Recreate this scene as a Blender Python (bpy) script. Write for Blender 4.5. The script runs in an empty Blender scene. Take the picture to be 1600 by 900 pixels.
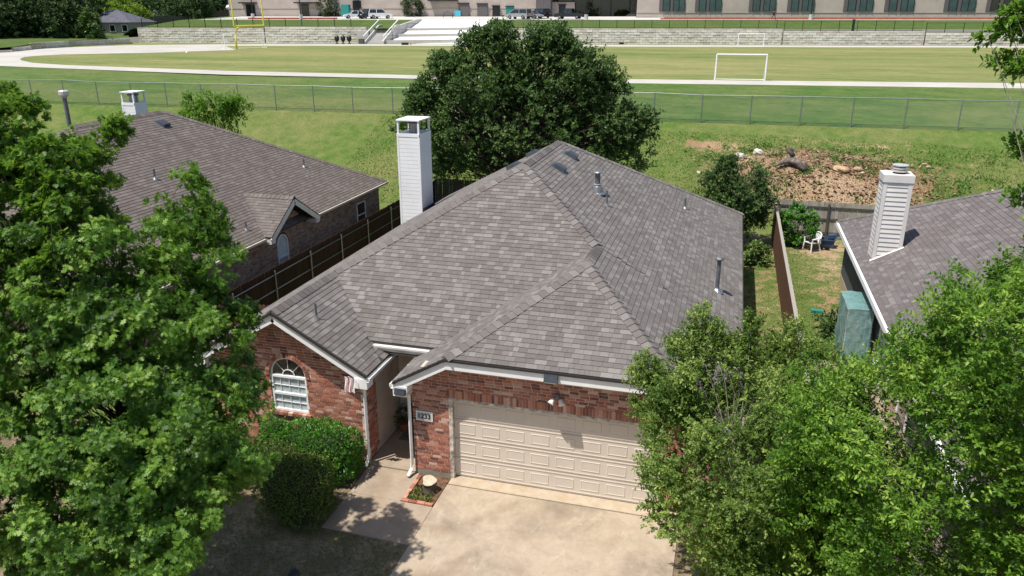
import bpy, math, random
import numpy as np
from mathutils import Vector, Matrix
random.seed(7); RNG = np.random.default_rng(11)
SC = bpy.context.scene; COL = SC.collection

# ------------------------------------------------------------------ camera
F_PX, PITCH, YAW, CAM_H = 1208.25, 0.33947, 0.27314, 10.653
FW = np.array([-math.sin(YAW)*math.cos(PITCH), math.cos(YAW)*math.cos(PITCH), -math.sin(PITCH)])
RT = np.array([math.cos(YAW), math.sin(YAW), 0.0]); UPV = np.cross(RT, FW); CAM = np.array([0, 0, CAM_H])
cd = bpy.data.cameras.new('camera'); cam = bpy.data.objects.new('camera', cd); COL.objects.link(cam)
cd.sensor_width = 36; cd.lens = F_PX/1600*36; cd.clip_start = .1; cd.clip_end = 6000
cam.matrix_world = Matrix(((RT[0], UPV[0], -FW[0], 0), (RT[1], UPV[1], -FW[1], 0), (RT[2], UPV[2], -FW[2], CAM_H), (0, 0, 0, 1)))
SC.camera = cam
# ------------------------------------------------------------------ light
SUN_D = Vector((.42, .48, -1.49)).normalized()
w = bpy.data.worlds.new('World'); SC.world = w; w.use_nodes = True
sky = w.node_tree.nodes.new('ShaderNodeTexSky'); sky.sky_type = 'NISHITA'; sky.sun_disc = False
sky.sun_elevation = math.radians(66.8); sky.sun_rotation = math.radians(221.2)
bg = w.node_tree.nodes['Background']; bg.inputs[1].default_value = .115
w.node_tree.links.new(sky.outputs[0], bg.inputs[0])
sl = bpy.data.lights.new('sun', 'SUN'); sl.energy = 5.0; sl.angle = math.radians(.53); sl.color = (1, .955, .88)
so = bpy.data.objects.new('sun', sl); COL.objects.link(so); so.rotation_euler = SUN_D.to_track_quat('-Z', 'Y').to_euler()
so.location = (-20, -20, 60)
SC.view_settings.view_transform = 'Standard'; SC.view_settings.look = 'None'; SC.view_settings.exposure = 0.28; SC.view_settings.gamma = 1
SC.render.engine = 'CYCLES'

def un(u, v, x=None, y=None, z=None, d=None):
    """point of the place seen at photo position (u, v) on the plane x / y / z = const (or at depth d)"""
    R = FW + RT*(u-800)/F_PX + UPV*(450-v)/F_PX
    t = (z-CAM_H)/R[2] if z is not None else x/R[0] if x is not None else y/R[1] if y is not None else d
    return CAM + R*t
def depth(p): return float((np.asarray(p, float)-CAM) @ FW)

# ------------------------------------------------------------------ materials
def new_mat(name):
    m = bpy.data.materials.new(name); m.use_nodes = True
    nt = m.node_tree; b = nt.nodes['Principled BSDF']
    return m, nt, b
def N(nt, t, **kw):
    n = nt.nodes.new('ShaderNode'+t)
    for k, v in kw.items(): setattr(n, k, v)
    return n
def ramp(nt, fac, stops):
    r = N(nt, 'ValToRGB'); e = r.color_ramp.elements
    while len(e) < len(stops): e.new(.5)
    for el, (p, c) in zip(e, stops): el.position = p; el.color = (*c, 1)
    nt.links.new(fac, r.inputs[0]); return r.outputs[0]
def noise(nt, scale, detail=4, rough=.55, vec=None, dist=0):
    n = N(nt, 'TexNoise'); n.inputs['Scale'].default_value = scale; n.inputs['Detail'].default_value = detail
    n.inputs['Roughness'].default_value = rough; n.inputs['Distortion'].default_value = dist
    if vec is not None: nt.links.new(vec, n.inputs['Vector'])
    return n.outputs[0]
def mix(nt, fac, a, b, mode='MIX'):
    m = N(nt, 'Mix', data_type='RGBA', blend_type=mode)
    for inp, v in ((m.inputs[0], fac), (m.inputs[6], a), (m.inputs[7], b)):
        if isinstance(v, (int, float)): inp.default_value = v
        elif isinstance(v, tuple): inp.default_value = (*v, 1)
        else: nt.links.new(v, inp)
    return m.outputs[2]
def math_(nt, op, a, b=0.0):
    m = N(nt, 'Math', operation=op)
    for inp, v in zip(m.inputs, (a, b)):
        if isinstance(v, (int, float)): inp.default_value = v
        else: nt.links.new(v, inp)
    return m.outputs[0]
def bump(nt, b, h, strength=.4, dist=.02):
    n = N(nt, 'Bump'); n.inputs['Strength'].default_value = strength; n.inputs['Distance'].default_value = dist
    nt.links.new(h, n.inputs['Height']); nt.links.new(n.outputs[0], b.inputs['Normal'])
def geo_pos(nt): return N(nt, 'NewGeometry').outputs['Position']
def scaled(nt, vec, s):
    m = N(nt, 'Mapping'); m.inputs['Scale'].default_value = s; nt.links.new(vec, m.inputs[0]); return m.outputs[0]

def simple(name, col, rough=.6, metal=0, var=.12, scale=6, bmp=0.0, spec=.4):
    m, nt, b = new_mat(name); p = geo_pos(nt)
    n = noise(nt, scale, 6, .6, p)
    dark = tuple(c*(1-var*1.6) for c in col); lite = tuple(min(1, c*(1+var)) for c in col)
    nt.links.new(ramp(nt, n, [(.3, dark), (.7, lite)]), b.inputs['Base Color'])
    b.inputs['Roughness'].default_value = rough; b.inputs['Metallic'].default_value = metal
    b.inputs['Specular IOR Level'].default_value = spec
    if bmp: bump(nt, b, noise(nt, scale*8, 5, .6, p), bmp, .01)
    return m
def tone_src(nt, ind):
    if ind: return N(nt, 'ObjectInfo').outputs['Random']
    a = N(nt, 'Attribute', attribute_name='tone'); return a.outputs['Fac']

def shingle_mat(name, stops, ind):
    m, nt, b = new_mat(name); p = geo_pos(nt)
    c = ramp(nt, tone_src(nt, ind), stops)
    c = mix(nt, .7, c, ramp(nt, noise(nt, 45, 5, .8, p), [(.3, (.5,)*3), (.7, (1.05,)*3)]), 'MULTIPLY')
    c = mix(nt, .45, c, ramp(nt, noise(nt, 1.1, 6, .7, scaled(nt, p, (1, 1, 1)), .5), [(.3, (.62,)*3), (.65, (1.08,)*3)]), 'MULTIPLY')
    c = mix(nt, math_(nt, 'MULTIPLY', noise(nt, .7, 5, .6, p), .5), c, tuple(x*.72 for x in stops[1][1]))
    nt.links.new(c, b.inputs['Base Color']); b.inputs['Roughness'].default_value = .92; b.inputs['Specular IOR Level'].default_value = .15
    bump(nt, b, noise(nt, 220, 2, .7, p), .5, .004)
    return m
def brick_mat(name, stops, ind, wear=(.60, .40, .31), wamt=.38):
    m, nt, b = new_mat(name); p = geo_pos(nt)
    c = ramp(nt, tone_src(nt, ind), stops)
    w1 = math_(nt, 'MULTIPLY', ramp(nt, noise(nt, 2.6, 4, .65, p), [(.42, (0,)*3), (.60, (1,)*3)]), ramp(nt, noise(nt, 26, 5, .7, p), [(.42, (0,)*3), (.6, (1,)*3)]))
    c = mix(nt, math_(nt, 'MULTIPLY', w1, wamt), c, wear)
    c = mix(nt, .35, c, ramp(nt, noise(nt, 90, 4, .7, p), [(.3, (.45,)*3), (.7, (1,)*3)]), 'MULTIPLY')
    nt.links.new(c, b.inputs['Base Color']); b.inputs['Roughness'].default_value = .88; b.inputs['Specular IOR Level'].default_value = .2
    bump(nt, b, noise(nt, 70, 5, .7, p), .6, .006)
    return m
def leaf_mat(name, stops, trans=(.12, .26, .02), tf=.3, rough=.42, spec=.45):
    m, nt, b = new_mat(name)
    t = N(nt, 'Attribute', attribute_name='tone').outputs['Fac']
    c = ramp(nt, t, stops); nt.links.new(c, b.inputs['Base Color'])
    b.inputs['Roughness'].default_value = rough; b.inputs['Specular IOR Level'].default_value = spec
    tr = N(nt, 'BsdfTranslucent'); nt.links.new(mix(nt, .5, c, trans), tr.inputs[0])
    ms = N(nt, 'MixShader'); ms.inputs[0].default_value = tf
    nt.links.new(b.outputs[0], ms.inputs[1]); nt.links.new(tr.outputs[0], ms.inputs[2])
    nt.links.new(ms.outputs[0], nt.nodes['Material Output'].inputs[0])
    return m
def wood_mat(name, a, bcol, ind=True, streak=(14, 14, 1.2)):
    m, nt, b = new_mat(name); p = geo_pos(nt)
    n = noise(nt, 2.2, 7, .7, scaled(nt, p, streak), .6)
    c = ramp(nt, n, [(.3, a), (.7, bcol)])
    r = N(nt, 'ObjectInfo').outputs['Random']
    c = mix(nt, .45, c, ramp(nt, r, [(0, (.45,)*3), (1, (1,)*3)]), 'MULTIPLY')
    nt.links.new(c, b.inputs['Base Color']); b.inputs['Roughness'].default_value = .85; b.inputs['Specular IOR Level'].default_value = .2
    bump(nt, b, n, .5, .01)
    return m
def glass_mat(name, col, rough=.06):
    m, nt, b = new_mat(name); p = geo_pos(nt)
    nt.links.new(ramp(nt, noise(nt, .9, 3, .5, p), [(.35, tuple(c*.6 for c in col)), (.7, col)]), b.inputs['Base Color'])
    b.inputs['Roughness'].default_value = rough; b.inputs['Specular IOR Level'].default_value = .8
    return m
def concrete_mat(name, base, stain=(.16, .12, .085), rust=(.36, .23, .12), amt=.65, sc=1.0, crack=False):
    m, nt, b = new_mat(name); p = geo_pos(nt)
    big = noise(nt, .55*sc, 7, .62, p, .4); mid = noise(nt, 2.3*sc, 8, .7, p, .3); fine = noise(nt, 60, 4, .7, p)
    c = ramp(nt, mid, [(.25, tuple(x*.78 for x in base)), (.55, base), (.8, tuple(min(1, x*1.12) for x in base))])
    c = mix(nt, math_(nt, 'MULTIPLY', ramp(nt, big, [(.48, (0,)*3), (.72, (1,)*3)]), amt), c, stain)
    c = mix(nt, math_(nt, 'MULTIPLY', ramp(nt, noise(nt, 1.1*sc, 6, .65, scaled(nt, p, (1, 1, 1)), .8), [(.5, (0,)*3), (.7, (1,)*3)]), .45), c, rust)
    c = mix(nt, .3, c, ramp(nt, fine, [(.3, (.5,)*3), (.65, (1,)*3)]), 'MULTIPLY')
    if crack:
        ck = math_(nt, 'MULTIPLY', ramp(nt, noise(nt, .9, 9, .75, p, .6), [(.488, (0,)*3), (.497, (1,)*3), (.506, (0,)*3)]), ramp(nt, noise(nt, .35, 2, .5, p), [(.5, (0,)*3), (.58, (1,)*3)]))
        c = mix(nt, math_(nt, 'MULTIPLY', ck, .6), c, (.10, .08, .06))
        c = mix(nt, math_(nt, 'MULTIPLY', ramp(nt, noise(nt, 7, 6, .8, p, .4), [(.56, (0,)*3), (.66, (1,)*3)]), .35), c, (.22, .16, .105))
        c = mix(nt, math_(nt, 'MULTIPLY', ramp(nt, noise(nt, 3.2, 7, .75, scaled(nt, p, (1, .35, 1)), 1.2), [(.55, (0,)*3), (.7, (1,)*3)]), .4), c, (.56, .48, .38))
    nt.links.new(c, b.inputs['Base Color']); b.inputs['Roughness'].default_value = .85; b.inputs['Specular IOR Level'].default_value = .25
    bump(nt, b, mid, .15, .02)
    return m
def grass_mat(name, a, bcol, dry, dry_amt=.4, bare=None, scale=1.0, stretch=(1, 1, 1), lo=.45, hi=.7):
    m, nt, b = new_mat(name); p = scaled(nt, geo_pos(nt), stretch)
    big = noise(nt, .16*scale, 6, .62, p, .3); mid = noise(nt, 1.3*scale, 7, .7, p); fine = noise(nt, 9*scale, 6, .75, p); vf = noise(nt, 42*scale, 3, .7, p)
    c = ramp(nt, mid, [(.3, a), (.7, bcol)])
    f = math_(nt, 'ADD', math_(nt, 'MULTIPLY', big, .6), math_(nt, 'MULTIPLY', mid, .4))
    c = mix(nt, math_(nt, 'MULTIPLY', ramp(nt, f, [(lo, (0,)*3), (hi, (1,)*3)]), dry_amt), c, dry)
    c = mix(nt, .75, c, ramp(nt, fine, [(.3, (.38,)*3), (.7, (1,)*3)]), 'MULTIPLY')
    c = mix(nt, .6, c, ramp(nt, vf, [(.3, (.4,)*3), (.68, (1,)*3)]), 'MULTIPLY')
    if bare:
        at = N(nt, 'Attribute', attribute_name='bare').outputs['Fac']
        g = math_(nt, 'ADD', at, math_(nt, 'MULTIPLY', math_(nt, 'SUBTRACT', mid, .5), 1.6))
        g = math_(nt, 'ADD', g, math_(nt, 'MULTIPLY', math_(nt, 'SUBTRACT', fine, .5), .8))
        soil = mix(nt, .5, ramp(nt, big, [(.35, bare[0]), (.65, bare[1])]), ramp(nt, fine, [(.3, (.5,)*3), (.7, (1,)*3)]), 'MULTIPLY')
        c = mix(nt, ramp(nt, g, [(.42, (0,)*3), (.68, (1,)*3)]), c, soil)
    nt.links.new(c, b.inputs['Base Color']); b.inputs['Roughness'].default_value = .95; b.inputs['Specular IOR Level'].default_value = .1
    bump(nt, b, fine, .7, .06)
    return m

SH_MAIN = [(0, (.158, .139, .128)), (.35, (.190, .170, .158)), (.7, (.222, .201, .188)), (1, (.300, .276, .262))]
SH_LEFT = [(0, (.152, .126, .112)), (.4, (.178, .150, .135)), (.75, (.200, .170, .154)), (1, (.245, .212, .194))]
SH_RIGHT = [(0, (.150, .130, .125)), (.35, (.175, .154, .149)), (.7, (.20, .178, .172)), (1, (.265, .240, .232))]
BR = [(0, (.11, .06, .05)), (.08, (.24, .088, .060)), (.4, (.38, .135, .085)), (.72, (.47, .18, .11)), (.88, (.54, .27, .19)), (1, (.66, .47, .37))]
BRL = [(0, (.20, .13, .10)), (.3, (.34, .23, .175)), (.7, (.43, .30, .23)), (1, (.52, .39, .31))]
M = {
 'sh_main_i': shingle_mat('shingle grey brown piece', SH_MAIN, True), 'sh_main': shingle_mat('shingle grey brown', SH_MAIN, False),
 'sh_left_i': shingle_mat('shingle brown piece', SH_LEFT, True), 'sh_left': shingle_mat('shingle brown', SH_LEFT, False),
 'sh_right_i': shingle_mat('shingle mauve piece', SH_RIGHT, True), 'sh_right': shingle_mat('shingle mauve', SH_RIGHT, False),
 'brick_i': brick_mat('red brick piece', BR, True), 'brick': brick_mat('red brick', BR, False),
 'brickl_i': brick_mat('tan brick piece', BRL, True, (.42, .3, .22), .5), 'brickl': brick_mat('tan brick', BRL, False, (.42, .3, .22), .5),
 'mortar': simple('mortar', (.68, .57, .48), .95, 0, .2, 12), 'mortarl': simple('tan mortar', (.30, .23, .18), .95, 0, .2, 12),
 'deck': simple('roof underlay', (.05, .044, .042), .95), 'drip': simple('drip edge', (.03, .027, .026), .6),
 'white': simple('white trim paint', (.86, .85, .83), .45, 0, .05, 2.5), 'white2': simple('white siding paint', (.80, .79, .78), .5, 0, .05, 1.0),
 'cream': simple('chimney siding paint', (.66, .63, .59), .5, 0, .06, 2), 'siding': simple('beige siding', (.50, .44, .36), .6, 0, .1, 3),
 'darksiding': simple('charcoal siding', (.075, .078, .085), .7, 0, .15, 3),
 'door': simple('garage door paint', (.63, .55, .465), .45, 0, .045, 1.6), 'jamb': simple('weathered jamb paint', (.55, .49, .42), .7, 0, .45, 9),
 'metal': simple('galvanised metal', (.36, .37, .38), .38, .8, .2, 8), 'pipe': simple('grey vent pipe', (.16, .165, .175), .5, .3, .2, 8),
 'dark': simple('black metal', (.018, .019, .021), .45, .2, .2, 8), 'black': simple('black plastic', (.012, .012, .013), .5),
 'ventm': simple('slate vent plastic', (.05, .056, .066), .4, 0, .2, 9), 'steel': simple('stainless cap', (.66, .64, .61), .3, .35, .15, 9),
 'lampw': simple('floodlight lens', (.75, .72, .66), .25), 'blue': simple('blue plastic', (.05, .085, .16), .5, 0, .2, 4),
 'wplastic': simple('white plastic', (.82, .82, .80), .35, 0, .04, 5), 'glass': glass_mat('window glass', (.10, .125, .13)), 'glassd': glass_mat('dark glass', (.02, .026, .028)),
 'blind': simple('white blinds', (.66, .71, .73), .6, 0, .1, 3), 'glasst': glass_mat('teal window glass', (.035, .095, .095), .08),
 'wood_dark': wood_mat('dark stained wood', (.028, .013, .009), (.06, .028, .018)), 'wood_red': wood_mat('red brown wood', (.09, .042, .026), (.17, .082, .05)),
 'wood_brown': wood_mat('brown fence wood', (.095, .045, .026), (.16, .082, .05)), 'wood_grey': wood_mat('weathered grey wood', (.24, .215, .185), (.52, .47, .40)),
 'wood_gd': wood_mat('dark weathered wood', (.06, .052, .044), (.17, .15, .125)),
 'drive': concrete_mat('driveway concrete', (.43, .348, .258), (.14, .112, .083), (.32, .225, .145), .8, 1.0, True), 'walk': concrete_mat('walk concrete', (.37, .295, .22), (.17, .13, .095), (.33, .22, .13), .55, 1.3),
 'apron': concrete_mat('apron concrete', (.47, .385, .285), (.36, .26, .16), (.4, .27, .14), .5, 2.5), 'found': concrete_mat('foundation concrete', (.30, .27, .22), sc=2),
 'track': concrete_mat('track surface', (.50, .47, .425), (.39, .36, .32), (.42, .38, .33), .4, .12), 'pave': concrete_mat('school paving', (.54, .51, .48), (.40, .42, .38), (.55, .48, .42), .4, .2),
 'block': brick_mat('limestone block', [(0, (.54, .49, .42)), (.35, (.66, .62, .54)), (.7, (.72, .68, .60)), (1, (.78, .75, .68))], False, (.33, .29, .22), .5),
 'block_i': brick_mat('limestone block piece', [(0, (.54, .49, .42)), (.35, (.66, .62, .54)), (.7, (.72, .68, .60)), (1, (.78, .75, .68))], True, (.33, .29, .22), .5),
 'school': simple('school masonry', (.47, .40, .345), .85, 0, .09, .5), 'school2': simple('school band masonry', (.40, .33, .28), .85, 0, .1, .6),
 'schoold': simple('school grey panel', (.13, .115, .115), .7), 'redcurb': simple('red kerb paint', (.42, .085, .06), .7, 0, .2, 1), 'yellow': simple('yellow paint', (.78, .66, .06), .4, 0, .06, 2),
 'bark': simple('bark', (.085, .066, .05), .95, 0, .4, 12, .6), 'barkl': simple('pale bark', (.23, .20, .17), .9, 0, .35, 12, .4), 'barkg': simple('grey log bark', (.19, .155, .13), .95, 0, .5, 7, .8),
 'cut': simple('cut wood', (.50, .42, .31), .85, 0, .2, 9), 'stone': simple('orange sandstone', (.46, .31, .18), .9, 0, .25, 3, .5), 'stonew': simple('pale stone', (.58, .53, .46), .9, 0, .2, 4, .5),
 'soil': simple('bed soil', (.16, .085, .05), .98, 0, .45, 9, .8), 'rubber': simple('rubber', (.014, .014, .015), .85), 'terra': simple('terracotta', (.22, .085, .05), .8), 'mat': simple('grey door mat', (.13, .125, .12), .95),
 'carw': simple('white car paint', (.78, .78, .78), .2, 0, .03, 2, 0, .6), 'carb': simple('black car paint', (.014, .016, .022), .18, 0, .1, 2, 0, .6), 'cars': simple('silver car paint', (.42, .42, .42), .25, .5, .05, 2, 0, .6),
 'teal': simple('teal panel', (.02, .24, .21), .5), 'cyan': simple('cyan sign', (.06, .42, .55), .5), 'red': simple('red cloth', (.38, .05, .03), .8), 'skin': simple('skin', (.30, .16, .10), .6), 'cloth': simple('black cloth', (.016, .015, .017), .9),
 'hroof': simple('slate grey roof', (.10, .10, .125), .9, 0, .25, 1.5), 'hwall': simple('grey house wall', (.30, .275, .26), .9, 0, .15, 1), 'pinkwall': simple('red brown house wall', (.33, .14, .11), .9, 0, .2, 1),
 'wire': simple('galvanised wire', (.20, .22, .215), .5, .5, .1, 5), 'rail': simple('galvanised rail', (.27, .29, .285), .45, .6, .1, 5),
}
_m, _nt, _b = new_mat('clear window glass'); _b.inputs['Base Color'].default_value = (.2, .25, .26, 1); _b.inputs['Roughness'].default_value = .05; _b.inputs['Alpha'].default_value = .13; M['glassc'] = _m
LG = lambda *a: [(p, c) for p, c in a]
M['oak'] = leaf_mat('oak leaf', [(0, (0.036, 0.085, 0.013)), (0.45, (0.078, 0.172, 0.022)), (0.85, (0.14, 0.265, 0.036)), (1, (0.26, 0.4, 0.07))], (.30, .52, .05), .42, .48, .3)
M['myrtle'] = leaf_mat('small oval leaf', [(0, (0.055, 0.105, 0.018)), (0.5, (0.125, 0.205, 0.04)), (0.85, (0.2, 0.29, 0.06)), (1, (0.34, 0.42, 0.11))], (.34, .50, .06), .42, .5, .3)
M['elm'] = leaf_mat('bright leaf', [(0, (0.045, 0.11, 0.011)), (0.5, (0.105, 0.215, 0.02)), (0.85, (0.175, 0.31, 0.034)), (1, (0.3, 0.42, 0.07))], (.30, .54, .05), .42, .5, .3)
M['live'] = leaf_mat('live oak leaf', [(0, (0.028, 0.06, 0.017)), (0.5, (0.072, 0.13, 0.033)), (0.85, (0.12, 0.19, 0.05)), (1, (0.2, 0.26, 0.1))], (.12, .26, .03), .28, .5, .3)
M['hedge'] = leaf_mat('hedge leaf', [(0, (0.025, 0.085, 0.008)), (0.5, (0.06, 0.185, 0.014)), (0.85, (0.1, 0.27, 0.02)), (1, (0.18, 0.34, 0.04))], (.1, .3, .02), .25, .38, .45)
M['box'] = leaf_mat('clipped shrub leaf', [(0, (0.03, 0.065, 0.01)), (0.5, (0.075, 0.125, 0.018)), (0.85, (0.14, 0.19, 0.03)), (1, (0.24, 0.26, 0.05))], (.12, .2, .02), .22, .5, .3)
M['dryleaf'] = leaf_mat('shrub leaf', [(0, (0.03, 0.075, 0.014)), (0.5, (0.072, 0.145, 0.027)), (0.85, (0.12, 0.2, 0.04)), (1, (0.2, 0.25, 0.09))], (.12, .24, .03), .25, .45, .35)
M['ylw'] = leaf_mat('yellow green leaf', LG((0, (.07, .14, .010)), (.5, (.14, .24, .015)), (1, (.28, .36, .03))), (.3, .42, .04), .3, .5, .3)
M['far'] = leaf_mat('distant leaf', [(0, (0.02, 0.042, 0.016)), (0.5, (0.045, 0.085, 0.025)), (0.85, (0.08, 0.125, 0.035)), (1, (0.13, 0.17, 0.06))], (.07, .14, .03), .2, .6, .2)
M['core'] = simple('inner twigs', (.016, .028, .008), .95, 0, .4, 6)
M['blade'] = leaf_mat('grass blade', [(0, (0.065, 0.115, 0.018)), (0.5, (0.125, 0.185, 0.032)), (1, (0.3, 0.27, 0.1))], (.2, .3, .04), .25, .6, .2)
M['weed'] = leaf_mat('weed leaf', [(0, (0.05, 0.12, 0.016)), (0.5, (0.09, 0.19, 0.028)), (1, (0.17, 0.27, 0.055))], (.15, .3, .04), .3, .5, .3)
M['chip'] = leaf_mat('wood chips', LG((0, (.13, .07, .045)), (.5, (.27, .165, .105)), (.8, (.36, .26, .19)), (1, (.56, .48, .41))), (.1, .07, .05), .05, .9, .1)
M['lawn'] = grass_mat('dry lawn', (.22, .175, .10), (.30, .245, .15), (.34, .26, .17), .7, ((.27, .20, .13), (.36, .275, .185)))
M['yard'] = grass_mat('yard and slope grass', (.095, .185, .034), (.17, .25, .055), (.34, .30, .13), .7, ((.29, .175, .10), (.47, .34, .215)), 1.0, (1, 1, 1), .40, .66)
M['bank'] = grass_mat('bank grass', (.075, .165, .038), (.135, .225, .052), (.27, .265, .105), .7, None, .7, (.35, 1.2, 1), .42, .64)
M['field'] = grass_mat('playing field grass', (.115, .205, .045), (.25, .295, .085), (.43, .385, .17), .85, None, .6, (.3, 1.4, 1), .38, .62)
M['upper'] = grass_mat('terrace grass', (.085, .15, .036), (.14, .20, .05), (.2, .21, .08), .4, None, .5, (.5, 1, 1))

# ------------------------------------------------------------------ mesh helpers
def world_origin(p):
    o = Vector((0, 0, 0))
    while p is not None: o += p.location; p = p.parent
    return o
def tag(o, label=None, cat=None, group=None, kind=None):
    if label: o['label'] = label
    if cat: o['category'] = cat
    if group: o['group'] = group
    if kind: o['kind'] = kind
    return o
def thing(name, loc, label, cat, group=None):
    o = bpy.data.objects.new(name, None); COL.objects.link(o); o.location = Vector([float(c) for c in loc]); o.empty_display_size = .3
    return tag(o, label, cat, group)
class MB:
    def __init__(s): s.v = []; s.f = []; s.t = []
    def add(s, vs, fs, tone=None):
        k = len(s.v); s.v += [tuple(float(c) for c in p) for p in vs]; s.f += [tuple(i+k for i in f) for f in fs]
        s.t += [random.random() if tone is None else tone]*len(fs); return s
    def box(s, lo, hi, bev=0):
        (x0, y0, z0), (x1, y1, z1) = lo, hi
        return s.add([(x0, y0, z0), (x1, y0, z0), (x1, y1, z0), (x0, y1, z0), (x0, y0, z1), (x1, y0, z1), (x1, y1, z1), (x0, y1, z1)], BOXF)
    def obox(s, c, X, Y, Z):
        c, X, Y, Z = map(lambda q: np.asarray(q, float), (c, X, Y, Z))
        return s.add([c-X-Y-Z, c+X-Y-Z, c+X+Y-Z, c-X+Y-Z, c-X-Y+Z, c+X-Y+Z, c+X+Y+Z, c-X+Y+Z], BOXF)
    def beam(s, a, b, wdt, hgt, up=(0, 0, 1)):
        a = np.asarray(a, float); b = np.asarray(b, float); d = b-a; L = np.linalg.norm(d); d /= L
        sd = np.cross(d, up); n = np.linalg.norm(sd); sd = np.array([1., 0, 0]) if n < 1e-6 else sd/n
        u = np.cross(sd, d)
        return s.obox((a+b)/2, d*L/2, sd*wdt/2, u*hgt/2)
    def tube(s, pts, rad, n=8, cap=True):
        P = [np.asarray(p, float) for p in pts]; k = len(P)
        R = [rad]*k if isinstance(rad, (int, float)) else rad; vs = []
        for i, p in enumerate(P):
            d = P[min(i+1, k-1)]-P[max(i-1, 0)]; d /= max(1e-9, np.linalg.norm(d))
            a = np.cross(d, [0, 0, 1.]) if abs(d[2]) < .95 else np.cross(d, [1., 0, 0]); a /= np.linalg.norm(a); b = np.cross(d, a)
            for j in range(n):
                t = 2*math.pi*j/n; vs.append(p+(a*math.cos(t)+b*math.sin(t))*R[i])
        fs = [(i*n+j, i*n+(j+1) % n, (i+1)*n+(j+1) % n, (i+1)*n+j) for i in range(k-1) for j in range(n)]
        if cap: fs += [tuple(range(n-1, -1, -1)), tuple(range((k-1)*n, k*n))]
        return s.add(vs, fs)
    def lathe(s, c, prof, n=16):
        return s.tube([(c[0], c[1], c[2]+z) for r, z in prof], [max(r, 1e-3) for r, z in prof], n) if False else s._lathe(c, prof, n)
    def _lathe(s, c, prof, n):
        vs = [(c[0]+r*math.cos(2*math.pi*j/n), c[1]+r*math.sin(2*math.pi*j/n), c[2]+z) for r, z in prof for j in range(n)]; k = len(prof)
        fs = [(i*n+j, i*n+(j+1) % n, (i+1)*n+(j+1) % n, (i+1)*n+j) for i in range(k-1) for j in range(n)]
        fs += [tuple(range(n-1, -1, -1)), tuple(range((k-1)*n, k*n))]
        return s.add(vs, fs)
    def prism(s, poly, d):
        """polygon (3-D points) extruded by vector d"""
        P = [np.asarray(p, float) for p in poly]; n = len(P); d = np.asarray(d, float)
        return s.add(P+[p+d for p in P], [tuple(range(n-1, -1, -1)), tuple(range(n, 2*n))]+[(i, (i+1) % n, n+(i+1) % n, n+i) for i in range(n)])
    def build(s, name, mat, parent=None, smooth=False, origin=None):
        me = bpy.data.meshes.new(name)
        V = np.array(s.v, float).reshape(-1, 3)
        if parent is not None: o = np.array(world_origin(parent)); loc = (0, 0, 0)
        else:
            o = np.array(origin if origin is not None else (*((V.min(0)+V.max(0))/2)[:2], V[:, 2].min())); loc = o
        me.from_pydata((V-o).tolist(), [], s.f); me.update()
        a = me.attributes.new('tone', 'FLOAT', 'FACE'); a.data.foreach_set('value', np.array(s.t, dtype=np.float32))
        if smooth: me.polygons.foreach_set('use_smooth', [True]*len(me.polygons))
        if mat is not None: me.materials.append(M[mat] if isinstance(mat, str) else mat)
        ob = bpy.data.objects.new(name, me); COL.objects.link(ob); ob.parent = parent; ob.location = Vector([float(c) for c in loc])
        return ob
BOXF = [(0, 3, 2, 1), (4, 5, 6, 7), (0, 1, 5, 4), (1, 2, 6, 5), (2, 3, 7, 6), (3, 0, 4, 7)]
def boxo(name, lo, hi, mat, parent=None): return MB().box(lo, hi).build(name, mat, parent)
def arr_mesh(name, V, loops, counts, mat, parent, tone=None, tone_n=1, smooth=False, kind=None):
    """fast mesh from numpy arrays"""
    o = np.array(world_origin(parent)) if parent is not None else np.zeros(3)
    me = bpy.data.meshes.new(name); nv, nl, nf = len(V), len(loops), len(counts)
    me.vertices.add(nv); me.vertices.foreach_set('co', (V-o).astype(np.float32).ravel())
    me.loops.add(nl); me.loops.foreach_set('vertex_index', loops.astype(np.int32))
    me.polygons.add(nf); st = np.concatenate(([0], np.cumsum(counts)[:-1])).astype(np.int32)
    me.polygons.foreach_set('loop_start', st); me.polygons.foreach_set('loop_total', counts.astype(np.int32))
    if smooth: me.polygons.foreach_set('use_smooth', np.ones(nf, bool))
    me.update(calc_edges=True)
    if tone is not None:
        a = me.attributes.new('tone', 'FLOAT', 'FACE'); a.data.foreach_set('value', np.repeat(tone, tone_n).astype(np.float32))
    me.materials.append(M[mat] if isinstance(mat, str) else mat)
    ob = bpy.data.objects.new(name, me); COL.objects.link(ob); ob.parent = parent
    if kind: ob['kind'] = kind
    return ob
def pieces(name, parent, templ, singles, extras, mat_i, mat_s, limit=300, stuff_name=None):
    """singles: (key, origin, X, Y, Z) placed templates; extras: MB of cut pieces. nearest `limit` are objects, the rest one stuff part"""
    po = world_origin(parent); meshes = {}
    singles.sort(key=lambda q: depth(q[1]))
    for key, o, X, Y, Z in singles[:limit]:
        if key not in meshes:
            me = bpy.data.meshes.new(name); v, f = templ[key]; me.from_pydata([tuple(map(float, p)) for p in v], [], f); me.update(); me.materials.append(M[mat_i]); meshes[key] = me
        ob = bpy.data.objects.new(name, meshes[key]); COL.objects.link(ob); ob.parent = parent
        ob.matrix_basis = Matrix([[X[i], Y[i], Z[i], o[i]-po[i]] for i in range(3)]+[[0, 0, 0, 1]])
    mb = extras if extras is not None else MB()
    for key, o, X, Y, Z in singles[limit:]:
        v, f = templ[key]; mb.add([np.asarray(o)+np.asarray(X)*p[0]+np.asarray(Y)*p[1]+np.asarray(Z)*p[2] for p in v], f)
    if mb.f:
        ob = mb.build(stuff_name or name, mat_s, parent); ob['kind'] = 'stuff'
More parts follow.
